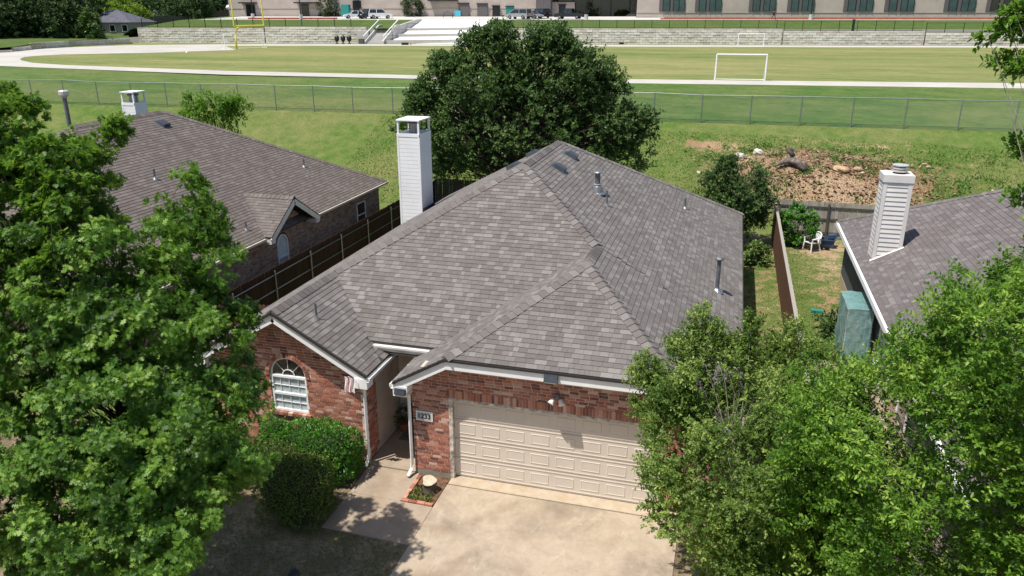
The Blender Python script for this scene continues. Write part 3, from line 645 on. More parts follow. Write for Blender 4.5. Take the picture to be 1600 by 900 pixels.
# ---- walls
wy = 15.30
x0w, x1w = xL+.3, xLr-.25                       # left wing front wall
AR, ACX, ACZ, WZ0 = .50, -10.10, 2.14, 1.15      # arched window
def span_left(z):
    top = zJ-.02-p*0  # rake
    half = (zJ-.30-z)/p; a, b = max(x0w, xJ-half), min(x1w, xJ+half)
    if b <= a: return []
    if WZ0-.09 < z < ACZ: o = AR+.012
    elif z >= ACZ and z < ACZ+AR+.125: q = AR+.125; o = math.sqrt(max(0, q*q-(z-ACZ)**2))
    else: return [(a-x0w, b-x0w)]
    return [(a-x0w, ACX-o-x0w), (ACX+o-x0w, b-x0w)]
wl = brick_wall(house, 'front_wall', (x0w, wy), (1, 0), (0, -1), span_left, .05, zJ-.32, 'brick_i', 'brick', 'mortar')
arch = MB(); na = 26
for i in range(na):
    t = math.pi*(i+.5)/na; c, s = math.cos(t), math.sin(t); rr = AR+.068; cc = np.array([ACX+rr*c, wy-.006, ACZ+rr*s])
    MB().obox(cc, np.array([c, 0, s])*.051, np.array([-s, 0, c])*.0295, np.array([0, .018, 0])).build('arch_brick', 'brick_i', wl)
MB().box((ACX-AR-.14, wy+.004, ACZ-.02), (ACX-AR+.0, wy+.02, ACZ+.01)).build('mortar_fill', 'mortar', wl)
rg = MB(); K = 28
vs = []
for i in range(K+1):
    t = math.pi*i/K
    for rr in (AR, AR+.135): vs.append((ACX+rr*math.cos(t), wy+.005, ACZ+rr*math.sin(t)))
rg.add(vs, [(2*i, 2*i+1, 2*i+3, 2*i+2) for i in range(K)]); rg.build('arch_mortar', 'mortar', wl)
for i in range(9): MB().box((ACX-.59+i*.131, wy-.055, WZ0-.085), (ACX-.59+i*.131+.121, wy+.1, WZ0-.01)).build('sill_brick', 'brick_i', wl)
# arched window
win = MB().box((ACX-AR+.0, wy+.07, WZ0), (ACX+AR, wy+.075, ACZ)).build('window', 'blind', house)
def poly_arch(r, n=24): return [(ACX+r*math.cos(math.pi*i/n), ACZ+r*math.sin(math.pi*i/n)) for i in range(n+1)]
MB().prism([(x, wy+.08, z) for x, z in poly_arch(AR)], (0, .01, 0)).build('arch_pane', 'glassd', win)
f_ = MB()
o_, i_ = poly_arch(AR), poly_arch(AR-.032)
for i in range(24): f_.prism([(o_[i][0], wy+.03, o_[i][1]), (o_[i+1][0], wy+.03, o_[i+1][1]), (i_[i+1][0], wy+.03, i_[i+1][1]), (i_[i][0], wy+.03, i_[i][1])], (0, .05, 0))
for x in (ACX-AR, ACX+AR-.05): f_.box((x, wy+.03, WZ0), (x+.05, wy+.08, ACZ))
f_.box((ACX-AR+.05, wy+.028, WZ0), (ACX+AR-.05, wy+.08, WZ0+.06)); f_.box((ACX-AR+.05, wy+.026, ACZ-.055), (ACX+AR-.05, wy+.08, ACZ+.005)); f_.box((ACX-AR+.05, wy+.024, WZ0+.46), (ACX+AR-.05, wy+.08, WZ0+.52))
f_.build('frame', 'white', win)
mt = MB()
for k in (1, 2, 3): mt.box((ACX-AR+k*.25-.005, wy+.045, WZ0+.06), (ACX-AR+k*.25+.005, wy+.06, ACZ-.05))
for z in (WZ0+.26, WZ0+.72): mt.box((ACX-AR+.05, wy+.046, z-.008), (ACX+AR-.05, wy+.061, z+.008))
for a in (45, 90, 135): t = math.radians(a); mt.beam((ACX+.17*math.cos(t), wy+.05, ACZ+.17*math.sin(t)), (ACX+.46*math.cos(t), wy+.05, ACZ+.46*math.sin(t)), .012, .010)
for i in range(12):
    t0, t1 = math.pi*i/12, math.pi*(i+1)/12; mt.beam((ACX+.17*math.cos(t0), wy+.05, ACZ+.17*math.sin(t0)), (ACX+.17*math.cos(t1), wy+.05, ACZ+.17*math.sin(t1)), .015, .022)
mt.build('muntin', 'white', win); MB().box((ACX-AR+.05, wy+.062, WZ0+.05), (ACX+AR-.05, wy+.066, ACZ-.05)).build('pane', 'glassc', win)
# left wing return wall: brick then beige siding
brick_wall(house, 'return_wall', (x1w, wy), (0, 1), (1, 0), lambda z: [(0.0, .62)], .05, ze-.3, 'brick_i', 'brick', 'mortar', 120)
sd = MB().box((x1w-.1, 15.93, .05), (x1w-.02, 17.4, zE-.3)).build('porch_side_wall', 'siding', house)
for k in range(3): MB().box((x1w-.02, 15.94+k*.49, .05), (x1w-.004, 15.94+k*.49+.475, ze-.31)).build('siding_panel', 'siding', sd)
# entry wall with door
ew = MB().box((-8.0, 17.3, .05), (-6.7, 17.4, zE-.3)).build('entry_wall', 'siding', house)
dr = MB().box((-7.42, 17.22, .07), (-6.78, 17.27, 2.12)).build('front_door', 'wood_brown', house)
MB().box((-7.30, 17.205, 1.1), (-6.9, 17.225, 1.95)).build('door_glass', 'glassd', dr); MB().box((-7.5, 17.2, .05), (-7.42, 17.3, 2.2)).build('door_casing', 'white', dr)
MB().box((-7.42, 17.2, 2.12), (-6.76, 17.3, 2.2)).build('door_casing', 'white', dr); MB().lathe((-7.36, 17.18, 1.02), [(.001, 0), (.03, .01), (.03, .05), (.001, .06)], 10).build('door_handle', 'steel', dr)
# garage front wall
gx0, gx1 = xGl+.33, xR-.3; gy = 15.20; DX0, DX1, DH = -5.78, -.86, 2.2
def span_gar(z):
    q = z+.27; a, b = gx0, gx1
    if q > ze: a, b = max(a, xGl+(q-ze)/p), min(b, xR-(q-ze)/p)
    if z < DH+.225 and z > DH: return [(a-gx0, DX0-.07-gx0), (DX1+.07-gx0, b-gx0)]
    if z <= DH: return [(a-gx0, DX0-.02-gx0), (DX1+.02-gx0, b-gx0)]
    return [(a-gx0, b-gx0)]
gw = brick_wall(house, 'garage_wall', (gx0, gy), (1, 0), (0, -1), span_gar, .16, zc-.27, 'brick_i', 'brick', 'mortar')
MB().box((gx0, gy+.004, 0), (DX0-.02, gy+.2, .16)).build('foundation', 'found', gw)
MB().box((DX0-.07, gy+.009, DH+.0), (DX1+.07, gy+.1, DH+.225)).build('lintel_mortar', 'mortar', gw)
ns = int((DX1-DX0+.14)/.0725)
for k in range(ns):
    x = DX0-.07+k*(DX1-DX0+.14)/ns; MB().box((x+.005, gy-.001-random.random()*.004, DH+.012), (x+.0665, gy+.02, DH+.213)).build('soldier_brick', 'brick_i', gw)
MB().box((DX0-.02, gy+.0, DH-.02), (DX1+.02, gy+.1, DH+.0)).build('lintel_angle', 'jamb', gw)
# door jambs and door
jb = MB(); jb.box((DX0-.02, gy-.012, .05), (DX0+.07, gy+.19, DH-.021)); jb.box((DX1-.07, gy-.012, .05), (DX1+.02, gy+.19, DH-.021)); jb.box((DX0+.07, gy+.0, DH-.055), (DX1-.07, gy+.19, DH-.021)); jb.build('door_jamb', 'jamb', house)
gd = MB().box((DX0+.06, gy+.17, .05), (DX1-.06, gy+.19, DH-.04)).build('garage_door', 'door', house)
secs = 4; sh = (DH-.11)/secs; cw = (DX1-DX0-.12)/8
for r in range(secs):
    z0 = .055+r*sh; sec = MB().box((DX0+.062, gy+.135, z0), (DX1-.062, gy+.168, z0+sh-.012)).build('door_section', 'door', gd)
    for c in range(8):
        x0 = DX0+.06+c*cw+.075; x1 = x0+cw-.15; zz0, zz1 = z0+.12, z0+sh-.13; yy = gy+.135; g = .035; e = .018
        # recessed groove with raised field
        MBp = MB(); MBp.add([(x0, yy-.001, zz0), (x1, yy-.001, zz0), (x1, yy-.001, zz1), (x0, yy-.001, zz1), (x0+e, yy-.011, zz0+e), (x1-e, yy-.011, zz0+e), (x1-e, yy-.011, zz1-e), (x0+e, yy-.011, zz1-e),
          (x0+g, yy-.004, zz0+g), (x1-g, yy-.004, zz0+g), (x1-g, yy-.004, zz1-g), (x0+g, yy-.004, zz1-g)], [(0, 1, 5, 4), (1, 2, 6, 5), (2, 3, 7, 6), (3, 0, 4, 7), (4, 5, 9, 8), (5, 6, 10, 9), (6, 7, 11, 10), (7, 4, 8, 11), (8, 9, 10, 11)])
        MBp.v and MBp.build('panel', 'door', gd)
    for zz in (z0+.035, z0+sh-.055): MB().box((DX0+.064, gy+.126, zz), (DX1-.064, gy+.136, zz+.022)).build('bead', 'door', gd)
MB().box((DX0+.06, gy+.13, .03), (DX1-.06, gy+.165, .052)).build('door_seal', 'rubber', gd)
# other walls
for lo, hi in (((xL+.3, wy+.12, 0), (xL+.4, yB-.3, ze-.28)), ((xR-.4, gy+.12, 0), (xR-.3, yB-.3, ze-.28)), ((xL+.4, yB-.4, 0), (xR-.4, yB-.3, ze-.28)), ((gx0+.0, gy+.12, 0), (gx0+.1, 17.3, ze-.28))): boxo('side_wall', lo, hi, 'brickl', house)
# number plaque
pq = MB().box((-6.63, gy-.03, 1.52), (-6.21, gy-.004, 1.77)).build('number_plaque', 'white', house)
MB().box((-6.60, gy-.036, 1.55), (-6.24, gy-.03, 1.74)).build('plaque_face', simple('plaque grey', (.50, .50, .49), .6), pq)
def text_part(txt, size, loc, rot, mat, parent, ext=.003):
    cu = bpy.data.curves.new('txt', 'FONT'); cu.body = txt; cu.size = size; cu.extrude = ext; cu.offset = .004; cu.align_x = 'CENTER'; cu.align_y = 'CENTER'
    tmp = bpy.data.objects.new('tmp', cu); COL.objects.link(tmp); dg = bpy.context.evaluated_depsgraph_get()
    me = bpy.data.meshes.new_from_object(tmp.evaluated_get(dg)); bpy.data.objects.remove(tmp)
    me.materials.append(M[mat]); ob = bpy.data.objects.new('digit', me); COL.objects.link(ob); ob.parent = parent; ob.location = Vector(loc)-world_origin(parent); ob.rotation_euler = rot; return ob
for k, ch in enumerate('1233'): text_part(ch, .175, (-6.548+k*.085, gy-.038, 1.645), (math.pi/2, 0, 0), 'black', pq)
# fixtures
fx = -3.27
sol = MB().obox((fx, yGf-.07, zc-.14), (.15, 0, 0), (0, .05, -.03), (0, .03, .08)).build('solar_lamp', 'ventm', house); MB().obox((fx, yGf-.075, zc-.245), (.13, 0, 0), (0, .04, -.02), (0, .0, .012)).build('lamp_lens', 'lampw', sol)
fl = MB().lathe((fx+.08, gy-.06, 2.66), [(.02, -.05), (.06, -.03), (.06, .03), (.02, .05)], 12).build('flood_light', 'pipe', house)
for s in (-1, 1):
    MB().tube([(fx+.08+s*.03, gy-.07, 2.64), (fx+.08+s*.09, gy-.12, 2.56)], .025, 8).build('lamp_neck', 'pipe', fl); MB().tube([(fx+.08+s*.08, gy-.11, 2.58), (fx+.08+s*.13, gy-.19, 2.50)], [.045, .075], 12).build('lamp_head', 'lampw', fl)
s2 = MB().obox((xGl+.20, yGf-.05, ze-.215), (.13, 0, 0), (0, .05, -.02), (0, .02, .07)).build('solar_lamp', 'ventm', house); MB().obox((xGl+.20, yGf-.06, ze-.30), (.11, 0, 0), (0, .04, 0), (0, 0, .015)).build('lamp_lens', 'lampw', s2)
# roof vents and pipes
def zr_right(x): return ze+p*(xR-x)
def vent_pipe(x, y, z, h, r, par, cap=False, cone=False, mat='pipe'):
    q = MB().tube([(x, y, z-.05), (x, y, z+h)], r, 10).build('vent_pipe', mat, par)
    MB().lathe((x, y, z-.05), [(r*3.2, 0), (r*2.6, .05), (r*1.2, .13), (r*1.05, .16)], 14).build('flashing', 'metal', q)
    if cap: MB().lathe((x, y, z+h-.02), [(r*1.3, 0), (r*2.2, .03), (r*2.2, .06), (r*1.6, .10), (r*.3, .12)], 14).build('pipe_cap', mat, q)
    return q
vent_pipe(.02, 22.1, zr_right(.02), .95, .06, house, True); fl_ = vent_pipe(-3.94, 24.16, zr_right(-3.94), .62, .085, house)
MB().lathe((-3.94, 24.16, zr_right(-3.94)-.02), [(.22, 0), (.14, .2), (.1, .24)], 14).build('flashing', 'pipe', fl_); MB().lathe((-3.94, 24.16, zr_right(-3.94)+.62), [(.14, 0), (.16, .02), (.14, .05), (.02, .07)], 14).build('pipe_cap', 'metal', fl_)
MB().lathe((-3.94, 24.16, zr_right(-3.94)+.24), [(.115, 0), (.115, .025)], 14).build('collar', 'steel', fl_)
vent_pipe(-3.5, 23.38, zr_right(-3.5), .48, .027, house); vent_pipe(-1.39, 28.79, zr_right(-1.39), .4, .04, house)
vent_pipe(-9.43, 15.58+.2, ze+p*(xLr+9.43), .42, .028, house)
def box_vent(x, y, side):
    zz = ze+p*((xR-x) if side > 0 else (x-xL)); s = np.array([side*c_, 0, -p*c_]); n = np.array([side*p*c_, 0, c_]); t = np.array([0, 1., 0]); c = np.array([x, y, zz])
    b = MB().add([c-s*.24-t*.2+n*.02, c+s*.24-t*.2+n*.02, c+s*.24+t*.2+n*.02, c-s*.24+t*.2+n*.02, c-s*.10-t*.16+n*.14, c+s*.22-t*.16+n*.15, c+s*.22+t*.16+n*.15, c-s*.10+t*.16+n*.14], BOXF).build('roof_vent', 'ventm', house)
    MB().obox(c+n*.014, s*.30, t*.26, n*.006).build('vent_flange', 'pipe', b)
box_vent(-5.25, 26.2, 1); box_vent(-5.2, 24.0, 1); box_vent(-6.75, 27.0, -1); box_vent(-6.8, 24.6, -1)
# chimney chase with open cage
def chimney_cage(par, x0, x1, y0, y1, zb, zt, cage, mat='white2'):
    ch = MB().box((x0, y0, zb), (x1, y1, zt)).build('chimney', mat, par); bd = .155; k = int((zt-zb)/bd)
    for i in range(k):
        z = zt-.12-(i+1)*bd
        if z < zb: break
        for (a, b, c, d) in ((x0+.06, y0-.014, x1-.06, y0), (x1, y0+.06, x1+.014, y1-.06)):
            m = MB(); m.add([(a, b+(.003 if c-a > .1 else 0), z+bd-.002), (c-(.003 if c-a < .1 else 0), b+(.003 if c-a > .1 else 0), z+bd-.002), (c, b, z+.001), (a, b, z+.001), (a, d, z+bd-.002), (c-(.003 if c-a < .1 else 0), d, z+bd-.002), (c, d, z+.001), (a, d, z+.001)], [(0, 1, 2, 3), (7, 6, 5, 4), (0, 4, 5, 1), (1, 5, 6, 2), (2, 6, 7, 3), (3, 7, 4, 0)]); m.build('siding_board', mat, ch)
    t = MB()
    for x in (x0-.02, x1-.06):
        t.box((x, y0-.022, zb), (x+.08, y0-.001, zt-.001))
    for y in (y0-.021, y1-.06): t.box((x1+.001, y, zb), (x1+.022, y+.08, zt-.001))
    t.box((x0-.024, y0-.026, zt-.12), (x1+.026, y0-.002, zt)); t.box((x1+.002, y0-.026, zt-.12), (x1+.027, y1+.02, zt)); t.build('corner_trim', mat, ch)
    if cage:
        MB().box((x0+.02, y0+.02, zt), (x1-.02, y1-.02, zt+.015)).build('chase_cover', 'metal', ch)
        for x in (x0, x1-.07):
            for y in (y0, y1-.07): MB().box((x, y, zt+.001), (x+.07, y+.07, zt+cage)).build('cage_post', mat, ch)
        MB().box((x0-.03, y0-.03, zt+cage), (x1+.03, y1+.03, zt+cage+.05)).build('cage_roof', mat, ch)
        cx, cy = (x0+x1)/2, (y0+y1)/2
        fl = MB().lathe((cx, cy, zt+.015), [(.20, 0), (.20, .1), (.22, .1), (.22, .13), (.20, .14), (.20, cage-.16)], 16).build('flue', 'metal', ch); MB().lathe((cx, cy, zt+cage-.145), [(.26, 0), (.27, .03), (.24, .08), (.05, .1)], 16).build('flue_cap', 'pipe', fl)
    return ch
chimney_cage(house, -12.80, -11.86, 28.72, 29.9, 0, 6.20, .50)
MB().obox((-11.80, 29.3, ze+p*.7+.08), (.05, 0, .0), (0, .6, 0), (0, 0, .08)).build('flashing_with_shadow', 'drip', house)  # flashing strip, near black so it also paints the chimney's shadow

# porch things
mtt = MB().box((-7.75, 16.5, .051), (-7.0, 16.95, .064)); mato = mtt.build('door_mat', 'mat'); tag(mato, 'grey door mat with dark lettering on the shaded porch', 'door mat')
lm = MB()
for k in range(6):
    x = -7.6+k*.1; lm.box((x, 16.66, .0645), (x+.02, 16.79, .066)); lm.box((x+.021, 16.66+(k % 3)*.055, .0645), (x+.065, 16.68+(k % 3)*.055, .066))
lm.build('lettering', 'black', mato)
pot = thing('plant_pot', (-7.80, 16.98, .05), 'terracotta pot of dark leafy stems against the beige porch wall', 'plant pot')
MB().lathe((-7.78, 17.0, .05), [(.13, 0), (.18, .22), (.2, .22), (.2, .26), (.16, .26)], 14).build('pot', 'terra', pot)
foliage('plant', pot, ell_clumps(6, (-7.78, 17.0, .48), (.2, .2, .22), .1), 'live', 'oval', 'spray', 6, 8, .09, .15)
# flag
FLAGR = simple('flag red', (.66, .36, .38), .8)
fg = thing('flag', (-8.12, 14.9, 2.2), 'small faded red and white striped flag hanging below the gable eave', 'flag')
MB().tube([(-8.0, 14.95, 2.42), (-8.12, 14.76, 2.66)], .01, 6).build('pole', 'white', fg)
for k in range(9):
    m = MB(); x = -8.25+k*.030; vs = []
    for r in range(7): 
        z = 2.62-r*.065; yy = 14.80+.02*math.sin(k*1.7+r*.5); vs += [(x+.01*math.sin(r)-r*.002, yy, z), (x+.030+.01*math.sin(r)-r*.002, 14.80+.02*math.sin((k+1)*1.7+r*.5), z)]
    m.add(vs, [(2*r, 2*r+1, 2*r+3, 2*r+2) for r in range(6)]); m.build('stripe', FLAGR if k % 2 else 'white', fg)
# bed with stump
slab('planting_bed', [(-6.60, 14.0), (-5.82, 13.99), (-5.82, 15.18), (-6.60, 15.18)], 'soil', .012, .1)
eb = thing('brick_edging', (-6.2, 14.0, 0), 'row of red edging bricks round the small bed beside the garage', 'edging')
for k in range(4): MB().box((-6.60+k*.195, 14.0, 0), (-6.60+k*.195+.185, 14.09, .05+.01*random.random())).build('brick', 'brick_i', eb)
for k in range(5): MB().box((-6.60, 14.1+k*.2, 0), (-6.51, 14.1+k*.2+.19, .045+.012*random.random())).build('brick', 'brick_i', eb)
st = thing('tree_stump', (-6.1, 14.55, 0), 'sawn tree stump with pale top in the small brick-edged bed', 'stump')
rs = [.21, .17, .15, .16, .165]; m = MB(); n = 14; vs = []
for i, z in enumerate((0, .07, .17, .27, .31)):
    for j in range(n): t = 2*math.pi*j/n; r = rs[i]*(1+.10*math.sin(3*t+i*.1)+.06*math.sin(5*t)); vs.append((-6.1+r*math.cos(t), 14.55+r*math.sin(t), .01+z+(.05*math.cos(t-2) if i == 4 else 0)))
m.add(vs, [(i*n+j, i*n+(j+1) % n, (i+1)*n+(j+1) % n, (i+1)*n+j) for i in range(4) for j in range(n)]); m.build('trunk', 'bark', st, True); MB().add(vs[-n:], [tuple(range(n))]).build('cut_face', 'cut', st)
g = RNG.random((260, 2)); pos = np.column_stack([-6.5+g[:, 0]*.6, 14.1+g[:, 1]*.6, np.full(260, .01)])
leaves('bed_grass', None, 'diamond', pos, rdir(260)*.5+np.array([0, 0, .9]), rdir(260), RNG.uniform(.05, .12, 260), 'blade', RNG.random(260), 'stuff')['label'] = 'tuft of pale grass in the brick-edged bed'
MB  # lawn post
lp = thing('garden_post', (-7.05, 10.2, 0), 'black round-topped post standing in the shaded front lawn', 'post')
MB().tube([(-7.05, 10.2, 0), (-7.05, 10.2, .85)], .04, 10).build('post', 'black', lp); MB().lathe((-7.05, 10.2, .78), [(.05, 0), (.10, .04), (.115, .1), (.10, .17), (.06, .21), (.001, .225)], 16).build('dome', 'black', lp)

# ================================================================== LEFT HOUSE
ex, hb, hf, hw, hz, hp = -16.8, 36.07, 16.8, 7.1, 2.6, .577
rz = hz+hp*hw; rx = ex-hw; RA, RB_ = (rx, hb-hw, rz), (rx, hf+hw, rz); lx = ex-2*hw
lh = thing('brick_house', (rx, 26, 0), 'tan brick house with brown shingle hip roof and an arched side window', 'house')
gy0, gy1, gpk = 24.95, 28.65, 26.8; gz = hz+.62*(gy1-gy0)/2+.05; gxi = ex-(gz-hz)/hp
GP = (ex+.28, gpk, gz); GI = (gxi, gpk, gz); g0 = (ex+.28, gy0, hz+.03); g1 = (ex+.28, gy1, hz+.03)
lregs = [([RA, RB_, (ex, hf, hz), (ex, hb, hz)], (ex, hf, hz), (ex, hb, hz), ()), ([RB_, (lx, hf, hz), (ex, hf, hz)], (lx, hf, hz), (ex, hf, hz), ()),
 ([RA, RB_, (lx, hf, hz), (lx, hb, hz)], (lx, hb, hz), (lx, hf, hz), ()), ([RA, (ex, hb, hz), (lx, hb, hz)], (ex, hb, hz), (lx, hb, hz), ())]
gregs = [([GP, GI, (ex-.02, gy0, hz+.03), g0], (ex-.5, gy0, hz+.03), g0, ()), ([GP, GI, (ex-.02, gy1, hz+.03), g1], g1, (ex-.5, gy1, hz+.03), ())]
dk = MB()
for k, (poly, *_r) in enumerate(lregs+gregs): dk.prism([np.array(q)-np.array([0, 0, .004+.0006*k]) for q in poly], (0, 0, -.05))
lroof = dk.build('roof', 'deck', lh); S, EX = [], MB()
for poly, a, b, seam in lregs[:2]+gregs: lay_shingles(poly, a, b, S, EX, seam)
pieces('shingle', lroof, WEDGES, S, EX, 'sh_left_i', 'sh_left')
c2 = 1/math.sqrt(1+hp*hp); d2R, d2L, d2F, d2B = np.array([c2, 0, -hp*c2]), np.array([-c2, 0, -hp*c2]), np.array([0, -c2, -hp*c2]), np.array([0, c2, -hp*c2])
put_caps(hipcaps(RB_, RA, d2L, d2R)+hipcaps((ex, hb, hz), RA, d2R, d2B)+hipcaps((ex, hf, hz), RB_, d2R, d2F)+hipcaps(GP, (gxi+.1, gpk, gz), unit([0, -1, -.6]), unit([0, 1, -.6])), lroof, 'sh_left_i')
wxl = ex-.30
AW = (26.55, 1.9, .40)   # arch window centre y, spring z, half width
def span_lh(z):
    if z < hz-.1: a, b = .0, hb-.35-17.1
    else:
        half = (gz-.25-z)/.62
        if half <= 0: return []
        a, b = gpk-half-17.1, gpk+half-17.1
    o = None
    if .75 < z < AW[1]: o = AW[2]+.02
    elif AW[1] <= z < AW[1]+AW[2]+.08: o = math.sqrt(max(0, (AW[2]+.08)**2-(z-AW[1])**2))
    if o: return [(a, AW[0]-o-17.1), (AW[0]+o-17.1, b)]
    return [(a, b)]
brick_wall(lh, 'side_wall', (wxl, 17.1), (0, 1), (1, 0), span_lh, .05, gz-.28, 'brickl_i', 'brickl', 'mortarl')
for lo, hi in (((lx+.3, 17.1, 0), (wxl-.12, 17.2, hz-.1)), ((lx+.3, hb-.4, 0), (wxl-.12, hb-.3, hz-.1)), ((lx+.3, 17.2, 0), (lx+.4, hb-.4, hz-.1))): boxo('wall', lo, hi, 'brickl', lh)
wn = MB().box((wxl-.06, AW[0]-AW[2], .75), (wxl-.05, AW[0]+AW[2], AW[1])).build('window', 'blind', lh)
n = 16; pa = [(AW[0]+AW[2]*math.cos(math.pi*i/n), AW[1]+AW[2]*math.sin(math.pi*i/n)) for i in range(n+1)]; pb = [(AW[0]+(AW[2]-.06)*math.cos(math.pi*i/n), AW[1]+(AW[2]-.06)*math.sin(math.pi*i/n)) for i in range(n+1)]
MB().prism([(wxl-.06, y, z) for y, z in pa], (.01, 0, 0)).build('arch_pane', 'blind', wn); m = MB()
for i in range(n): m.prism([(wxl-.04, *pa[i]), (wxl-.04, *pa[i+1]), (wxl-.04, *pb[i+1]), (wxl-.04, *pb[i])], (.05, 0, 0))
for y in (AW[0]-AW[2], AW[0]+AW[2]-.06): m.box((wxl-.04, y, .75), (wxl+.01, y+.06, AW[1]))
m.box((wxl-.04, AW[0]-AW[2]+.06, 1.33), (wxl+.009, AW[0]+AW[2]-.06, 1.40)); m.box((wxl-.04, AW[0]-AW[2]+.06, .75), (wxl+.009, AW[0]+AW[2]-.06, .82)); m.build('frame', 'white', wn)
MB().box((wxl-.045, AW[0]-AW[2]+.06, .82), (wxl-.04, AW[0]+AW[2]-.06, 1.33)).build('pane', 'glassc', wn)
w2 = MB().box((wxl+.012, 33.2, .9), (wxl+.02, 34.0, 2.0)).build('window', 'glassd', lh); m = MB()
for lo, hi in (((33.14, .85), (33.2, 2.05)), ((34.0, .85), (34.06, 2.05)), ((33.2, .85), (34.0, .9)), ((33.2, 2.0), (34.0, 2.05)), ((33.2, 1.42), (34.0, 1.47))): m.box((wxl+.005, lo[0], lo[1]), (wxl+.04, hi[0], hi[1]))
m.build('frame', 'white', w2)
# its trim: gutters along the side eave, rakes of the cross gable
def ltrim(a, b, wd=.09, h=.09, mat='siding', nm='gutter'): MB().beam(a, b, wd, h).build(nm, mat, lh)
ltrim((ex+.05, hf, hz-.06), (ex+.05, gy0-.05, hz-.06)); ltrim((ex+.05, gy1+.05, hz-.06), (ex+.05, hb+.03, hz-.06)); ltrim((ex-.1, hb+.03, hz-.08), (lx, hb+.03, hz-.08), .04, .16, 'white', 'fascia_board')
for e in (g0, g1):
    ltrim((ex+.27, e[1], e[2]-.16), (ex+.27, gpk, gz-.16), .035, .2, 'cream', 'rake_board'); MB().box((ex-.26, min(e[1], e[1]+(.28 if e is g0 else -.28)), hz-.25), (ex+.26, max(e[1], e[1]+(.28 if e is g0 else -.28)), hz-.06)).build('eave_return', 'cream', lh)
def pipe2(x, y, h, r, cap=False): return vent_pipe(x, y, hz+hp*(ex-x), h, r, lh, cap)
for x, y, h, r in ((-20.67, 24.07, .4, .04), (-17.49+.1, 25.16-.5, .35, .035), (-19.11, 32.09, .38, .04), (-17.7, 22.8, .3, .04)): pipe2(x, y, h, r)
for y in (25.0, 27.95):
    x = -23.2; zz = hz+hp*(ex-x); s = np.array([c2, 0, -hp*c2]); nn = np.array([hp*c2, 0, c2]); t = np.array([0, 1., 0]); c = np.array([x, y, zz])
    b = MB().add([c-s*.26-t*.22+nn*.02, c+s*.24-t*.22+nn*.02, c+s*.24+t*.22+nn*.02, c-s*.26+t*.22+nn*.02, c-s*.12-t*.18+nn*.13, c+s*.22-t*.18+nn*.16, c+s*.22+t*.18+nn*.16, c-s*.12+t*.18+nn*.13], BOXF).build('roof_vent', 'ventm', lh); MB().obox(c+nn*.014, s*.32, t*.28, nn*.006).build('vent_flange', 'pipe', b)
zz = hz+hp*(-26.4-lx); q = MB().tube([(-26.4, 26.3, zz-.1), (-26.4, 26.3, 7.55)], .085, 10).build('flue_pipe', 'pipe', lh); MB().lathe((-26.4, 26.3, 7.45), [(.09, 0), (.19, .12), (.2, .26), (.17, .3), (.01, .31)], 14).build('pipe_cap', 'steel', q)
chimney_cage(lh, -28.0, -27.3, 31.2, 32.0, 0, 6.72, .46)

# ================================================================== RIGHT HOUSE
qx, qb, qz, qp, qw = 4.62, 33.64, 2.6, .56, 7.0
qf = 8.0; qr = (qx+qw, qb-qw, qz+qp*qw); qr0 = (qx+qw, qf+qw, qz+qp*qw)
rh = thing('siding_house', (qx+qw, 22, 0), 'charcoal sided house with mauve grey shingle roof and a white clad chimney', 'house')
rregs = [([qr, qr0, (qx, qf, qz), (qx, qb, qz)], (qx, qb, qz), (qx, qf, qz), ()), ([qr, (qx, qb, qz), (qx+2*qw, qb, qz)], (qx+2*qw, qb, qz), (qx, qb, qz), ()), ([qr, qr0, (qx+2*qw, qf, qz), (qx+2*qw, qb, qz)], (qx+2*qw, qf, qz), (qx+2*qw, qb, qz), ()), ([qr0, (qx, qf, qz), (qx+2*qw, qf, qz)], (qx, qf, qz), (qx+2*qw, qf, qz), ())]
dk = MB()
for k, (poly, *_r) in enumerate(rregs): dk.prism([np.array(q)-np.array([0, 0, .004+.0006*k]) for q in poly], (0, 0, -.05))
rroof = dk.build('roof', 'deck', rh); S, EX = [], MB(); lay_shingles(*rregs[0][:3], S, EX, (), .16)
S = [q for q in S]; pieces('shingle', rroof, WEDGES, S, EX, 'sh_right_i', 'sh_right')
c3 = 1/math.sqrt(1+qp*qp); put_caps(hipcaps((qx, qb, qz), qr, np.array([-c3, 0, -qp*c3]), np.array([0, c3, -qp*c3])), rroof, 'sh_right_i')
MB().beam((qx-.03, qf, qz-.11), (qx-.03, qb+.03, qz-.11), .1, .17).build('fascia_board', 'white', rh); MB().beam((qx, qb+.03, qz-.11), (qx+2*qw, qb+.03, qz-.11), .04, .17).build('fascia_board', 'white', rh)
rw = MB().box((qx+.35, 8.4, .45), (qx+.45, qb-.4, qz-.08)).build('side_wall', 'darksiding', rh)
for k in range(12): MB().box((qx+.335, 24.0, .47+k*.17), (qx+.35, qb-.4, .47+k*.17+.155)).build('siding_board', 'darksiding', rw)
MB().box((qx+.33, 8.4, 0), (qx+.46, qb-.38, .45)).build('foundation', 'apron', rh); boxo('back_wall', (qx+.45, qb-.5, 0), (qx+2*qw-.4, qb-.4, qz-.08), 'darksiding', rh)
MB().box((qx+.1, 8.4, qz-.2), (qx+.36, qb-.35, qz-.18)).build('soffit', 'white', rh)
pdx = qx+.335
dd = MB().box((pdx-.015, 22.0, .1), (pdx+.0, 23.9, 2.15)).build('patio_door', 'glassd', rh)
for y in (21.94, 22.92, 23.84): MB().box((pdx-.06, y, .05), (pdx-.016, y+.08, 2.2)).build('frame', 'white', dd)
MB().box((pdx-.058, 22.02, 2.14), (pdx-.016, 23.84, 2.2)).build('frame', 'white', dd)
bw = MB().box((pdx-.01, 20.7, .05), (pdx+.0, 21.85, qz-.2)).build('brick_panel', 'brickl', rh)
